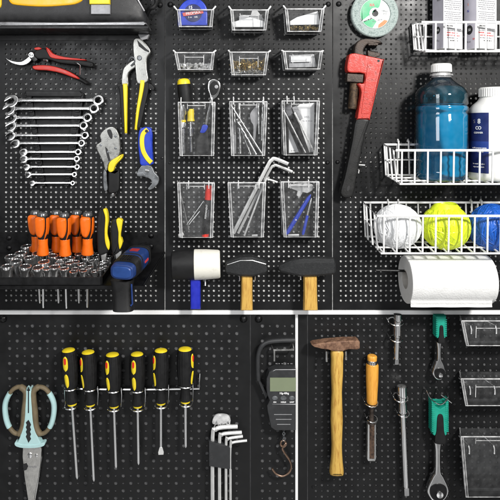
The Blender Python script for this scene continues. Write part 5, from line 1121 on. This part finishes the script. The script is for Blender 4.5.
t = Thing('wood_chisel', 'old wood chisel with orange handle and worn dark blade', 'chisel', 372, 400, 0, 10)
m = MB(); m.lathe((372.4, 355.4, 9), (0, 1, 0), [(0, 3.2), (.8, 4.6), (2, 4.9), (5.6, 4.6)], 20); t.add(m, 'handle_end', WOODO, smooth=50)
m = MB(); m.lathe((372.4, 360.6, 9), (0, 1, 0), [(0, 4.8), (.4, 5.1), (3.4, 5.1), (3.8, 4.7)], 20); t.add(m, 'ring', CHROME, smooth=40)
m = MB(); m.lathe((372.6, 364.2, 9), (-.01, 1, 0), [(0, 5.4), (1, 6.2), (16, 6.1), (30, 5.4), (38, 5.2), (39.6, 4.6)], 22); t.add(m, 'handle', WOODO, smooth=50)
m = MB(); m.lathe((372, 403, 9), (-.01, 1, 0), [(0, 3.6), (2, 2.6), (10, 2.0), (17, 2.4), (21, 4.2)], 14); t.add(m, 'shank', IRON, smooth=50)
m = MB(); m.prism([(367.2, 423), (376.4, 423), (376.4, 459), (375.4, 461.8), (368, 461.6), (366.8, 459)], 6, 10.4, 1.7); bl = t.add(m, 'blade', STEEL)
m = MB(); m.prism([(369.4, 424), (374.4, 424), (374.2, 458.6), (369.4, 458.6)], 10.2, 10.8, .2); t.add(m, 'worn_face', BLADER, bl)
def wire_ring(label, x, y, r, d=10):
    t = Thing('ring_hook', label, 'ring hook', x, y, 0, d)
    m = MB(); pts = [(x + r * math.cos(a), y + r * .26 * math.sin(a), d + r * math.sin(a)) for a in (2 * math.pi * k / 24 for k in range(24))]; m.tube(pts, .62, 7, True)
    m.tube([(x - r * .98, y - .2, d - .5), (x - r, y - 1.6, .2)], .62, 6); t.add(m, 'wire', CHROME)
wire_ring('steel ring hook under the orange chisel handle', 371.2, 402.4, 6.6); wire_ring('steel ring hook round the chisel shank', 372, 418.8, 5.2)

def ext_bar(label, x, y0, x2, y1, segs, ring_lab):
    t = Thing('extension_bar', label, 'extension bar', x, y0, 0, 10, 'chrome extension bars')
    a, b = Vector((x, y0, 9)), Vector((x2, y1, 9)); ax = (b - a).normalized()
    for nm, prof, n in segs:
        m = MB(); m.lathe(a, ax, prof, n, rot=R(45) if n == 4 else 0); t.add(m, nm, CHROME, smooth=40)
ext_bar('short chrome extension bar at the top, cut by the white strip', 398, 314.6, 396.6, 363.5, [('socket_end', [(0, 4), (9, 4), (9.6, 3.5), (10, 4.2), (20.5, 4.2), (21.4, 3.2)], 20), ('shaft', [(21, 2.9), (44, 2.7), (45, 2.2)], 16), ('square_drive', [(44.6, 2.6), (49.4, 2.6), (50, 2)], 4)], '')
ext_bar('long chrome extension bar hanging below the short one', 402, 386, 406.6, 496, [('socket_end', [(0, 3.6), (.6, 4.8), (10, 4.8), (12, 4), (18, 3.9), (18.6, 4.3), (27, 4.2), (28, 3.2)], 20), ('shaft', [(27.6, 2.9), (100, 2.7), (102.5, 2.2)], 16), ('square_drive', [(102, 3.2), (109, 3.2), (109.8, 2.6)], 4)], '')
wire_ring('upper steel ring hook round the short extension bar', 395.8, 321.6, 7.2); wire_ring('lower steel ring hook round the short extension bar', 396.4, 338.4, 6.2)
wire_ring('upper steel ring hook round the long extension bar', 400.6, 397.6, 7); wire_ring('lower steel ring hook round the long extension bar', 403.2, 413.2, 5.8)

def ratchet(label, hx, y0, y1, w0, sx, ys, hy, hr, sc, cut):
    t = Thing('ratchet', label, 'ratchet', hx, y1, 0, 10, 'teal handled ratchets'); c = hx
    if cut: prof = [(c - w0, y0), (c - .5, y0), (c + w0, y0)]
    else: prof = [(c - w0 * 1.02, y0), (c - w0 * .5, y0 + 5 * sc), (c, y0 + 7 * sc), (c + w0 * .5, y0 + 5 * sc), (c + w0 * 1.02, y0)]
    L = y1 - y0; out = prof + [(c + w0 * .92, y0 + L * .45), (c + w0 * .86, y0 + L * .8), (c + w0 * .62, y0 + L * .84)]
    out2 = [(c - w0 * .62, y0 + L * .84), (c - w0 * .86, y0 + L * .8), (c - w0 * .92, y0 + L * .45)]
    m = MB(); m.prism(out + out2, 5, 15.5, 2, True); g = t.add(m, 'grip', TEAL)
    m = MB()
    n = int(L * .72 / 2.0)
    for k in range(n):
        y = y0 + 3 + k * 2.0
        m.box(c - w0 * 1.0, c - w0 * .62, y, y + 1.0, 6, 15.9, .3); m.box(c + w0 * .62, c + w0 * 1.0, y, y + 1.0, 6, 15.9, .3)
        m.box(c - w0 * .7, c + w0 * .7, y + .2, y + .8, 7, 10, .1)
    m.box(c - w0 * .5, c + w0 * .5, y0 + 8 * sc if not cut else y0 + 2, y + 1, 7.5, 9, .1)
    t.add(m, 'grip_ribs', TEAL, g)
    m = MB(); m.prism(spline([(c - w0 * .40, y0 + L * .42), (c - w0 * .2, y0 + L * .33), (c + w0 * .2, y0 + L * .33), (c + w0 * .40, y0 + L * .42), (c + w0 * .48, y0 + L * .7), (c + w0 * .66, y0 + L * .86), (c + w0 * .55, y1), (c - w0 * .55, y1), (c - w0 * .66, y0 + L * .86), (c - w0 * .48, y0 + L * .7)], 3), 4.5, 16.6, 1.6, True); t.add(m, 'grip_core', BLACKR, g)
    m = MB(); m.prism(spline([(sx - 2.4 * sc, y1 - 1), (sx + 2.4 * sc, y1 - 1), (sx + 1.9 * sc, y1 + 6 * sc), (sx + 2.1 * sc, ys), (sx + 4 * sc, ys + 4 * sc), (sx + hr, hy - hr * .5), (sx + hr * 1.04, hy + hr * .2), (sx + hr * .6, hy + hr * .88), (sx, hy + hr * 1.12), (sx - hr * .6, hy + hr * .88), (sx - hr * 1.04, hy + hr * .2), (sx - hr, hy - hr * .5), (sx - 4 * sc, ys + 4 * sc), (sx - 2.1 * sc, ys), (sx - 1.9 * sc, y1 + 6 * sc)], 3), 6, 12.6, 1.5, True); hd = t.add(m, 'head', CHROME, smooth=45)
    m = MB(); m.prism(spline([(sx - hr * .72, hy - hr * .55), (sx, hy - hr * .85), (sx + hr * .72, hy - hr * .55), (sx + hr * .82, hy + hr * .2), (sx + hr * .4, hy + hr * .78), (sx - hr * .4, hy + hr * .78), (sx - hr * .82, hy + hr * .2)], 4), 12.2, 13.4, .4); t.add(m, 'head_plate', BLACKP, hd)
    m = MB(); m.lathe((sx + hr * .1, hy + hr * .2, 13.2), (0, 0, 1), [(0, hr * .36), (1.4, hr * .33), (1.8, hr * .15), (1.81, .05)], 16); t.add(m, 'knob', CHROME, hd)
ratchet('smaller teal handled ratchet at the top, cut by the white strip', 439.4, 314.6, 341.5, 5.4, 438.6, 358, 372.4, 6.4, 1, True)
ratchet('larger teal handled ratchet at the bottom', 438.2, 397, 441, 8.4, 437.4, 470, 490.5, 10, 1.35, False)
for lab, pts in (('thin steel wire hook under the grip end of the larger ratchet', [(427.6, 392, 8), (429.6, 397, 14), (438, 401.6, 17), (446.6, 396, 14), (447.6, 393, 8)]), ('thin crossed wire at the right top of the larger ratchet', [(440, 393.4, 14), (449.8, 400.6, 15)])):
    t = Thing('wire_hook', lab, 'wire hook', pts[0][0], pts[0][1], 0, 10); m = MB(); m.tube(spline(pts, 4, False), .5, 6)
    m.tube([(pts[0][0], pts[0][1], pts[0][2]), (pts[0][0], pts[0][1] - 1, .2)], .5, 6); t.add(m, 'wire', CHROME)
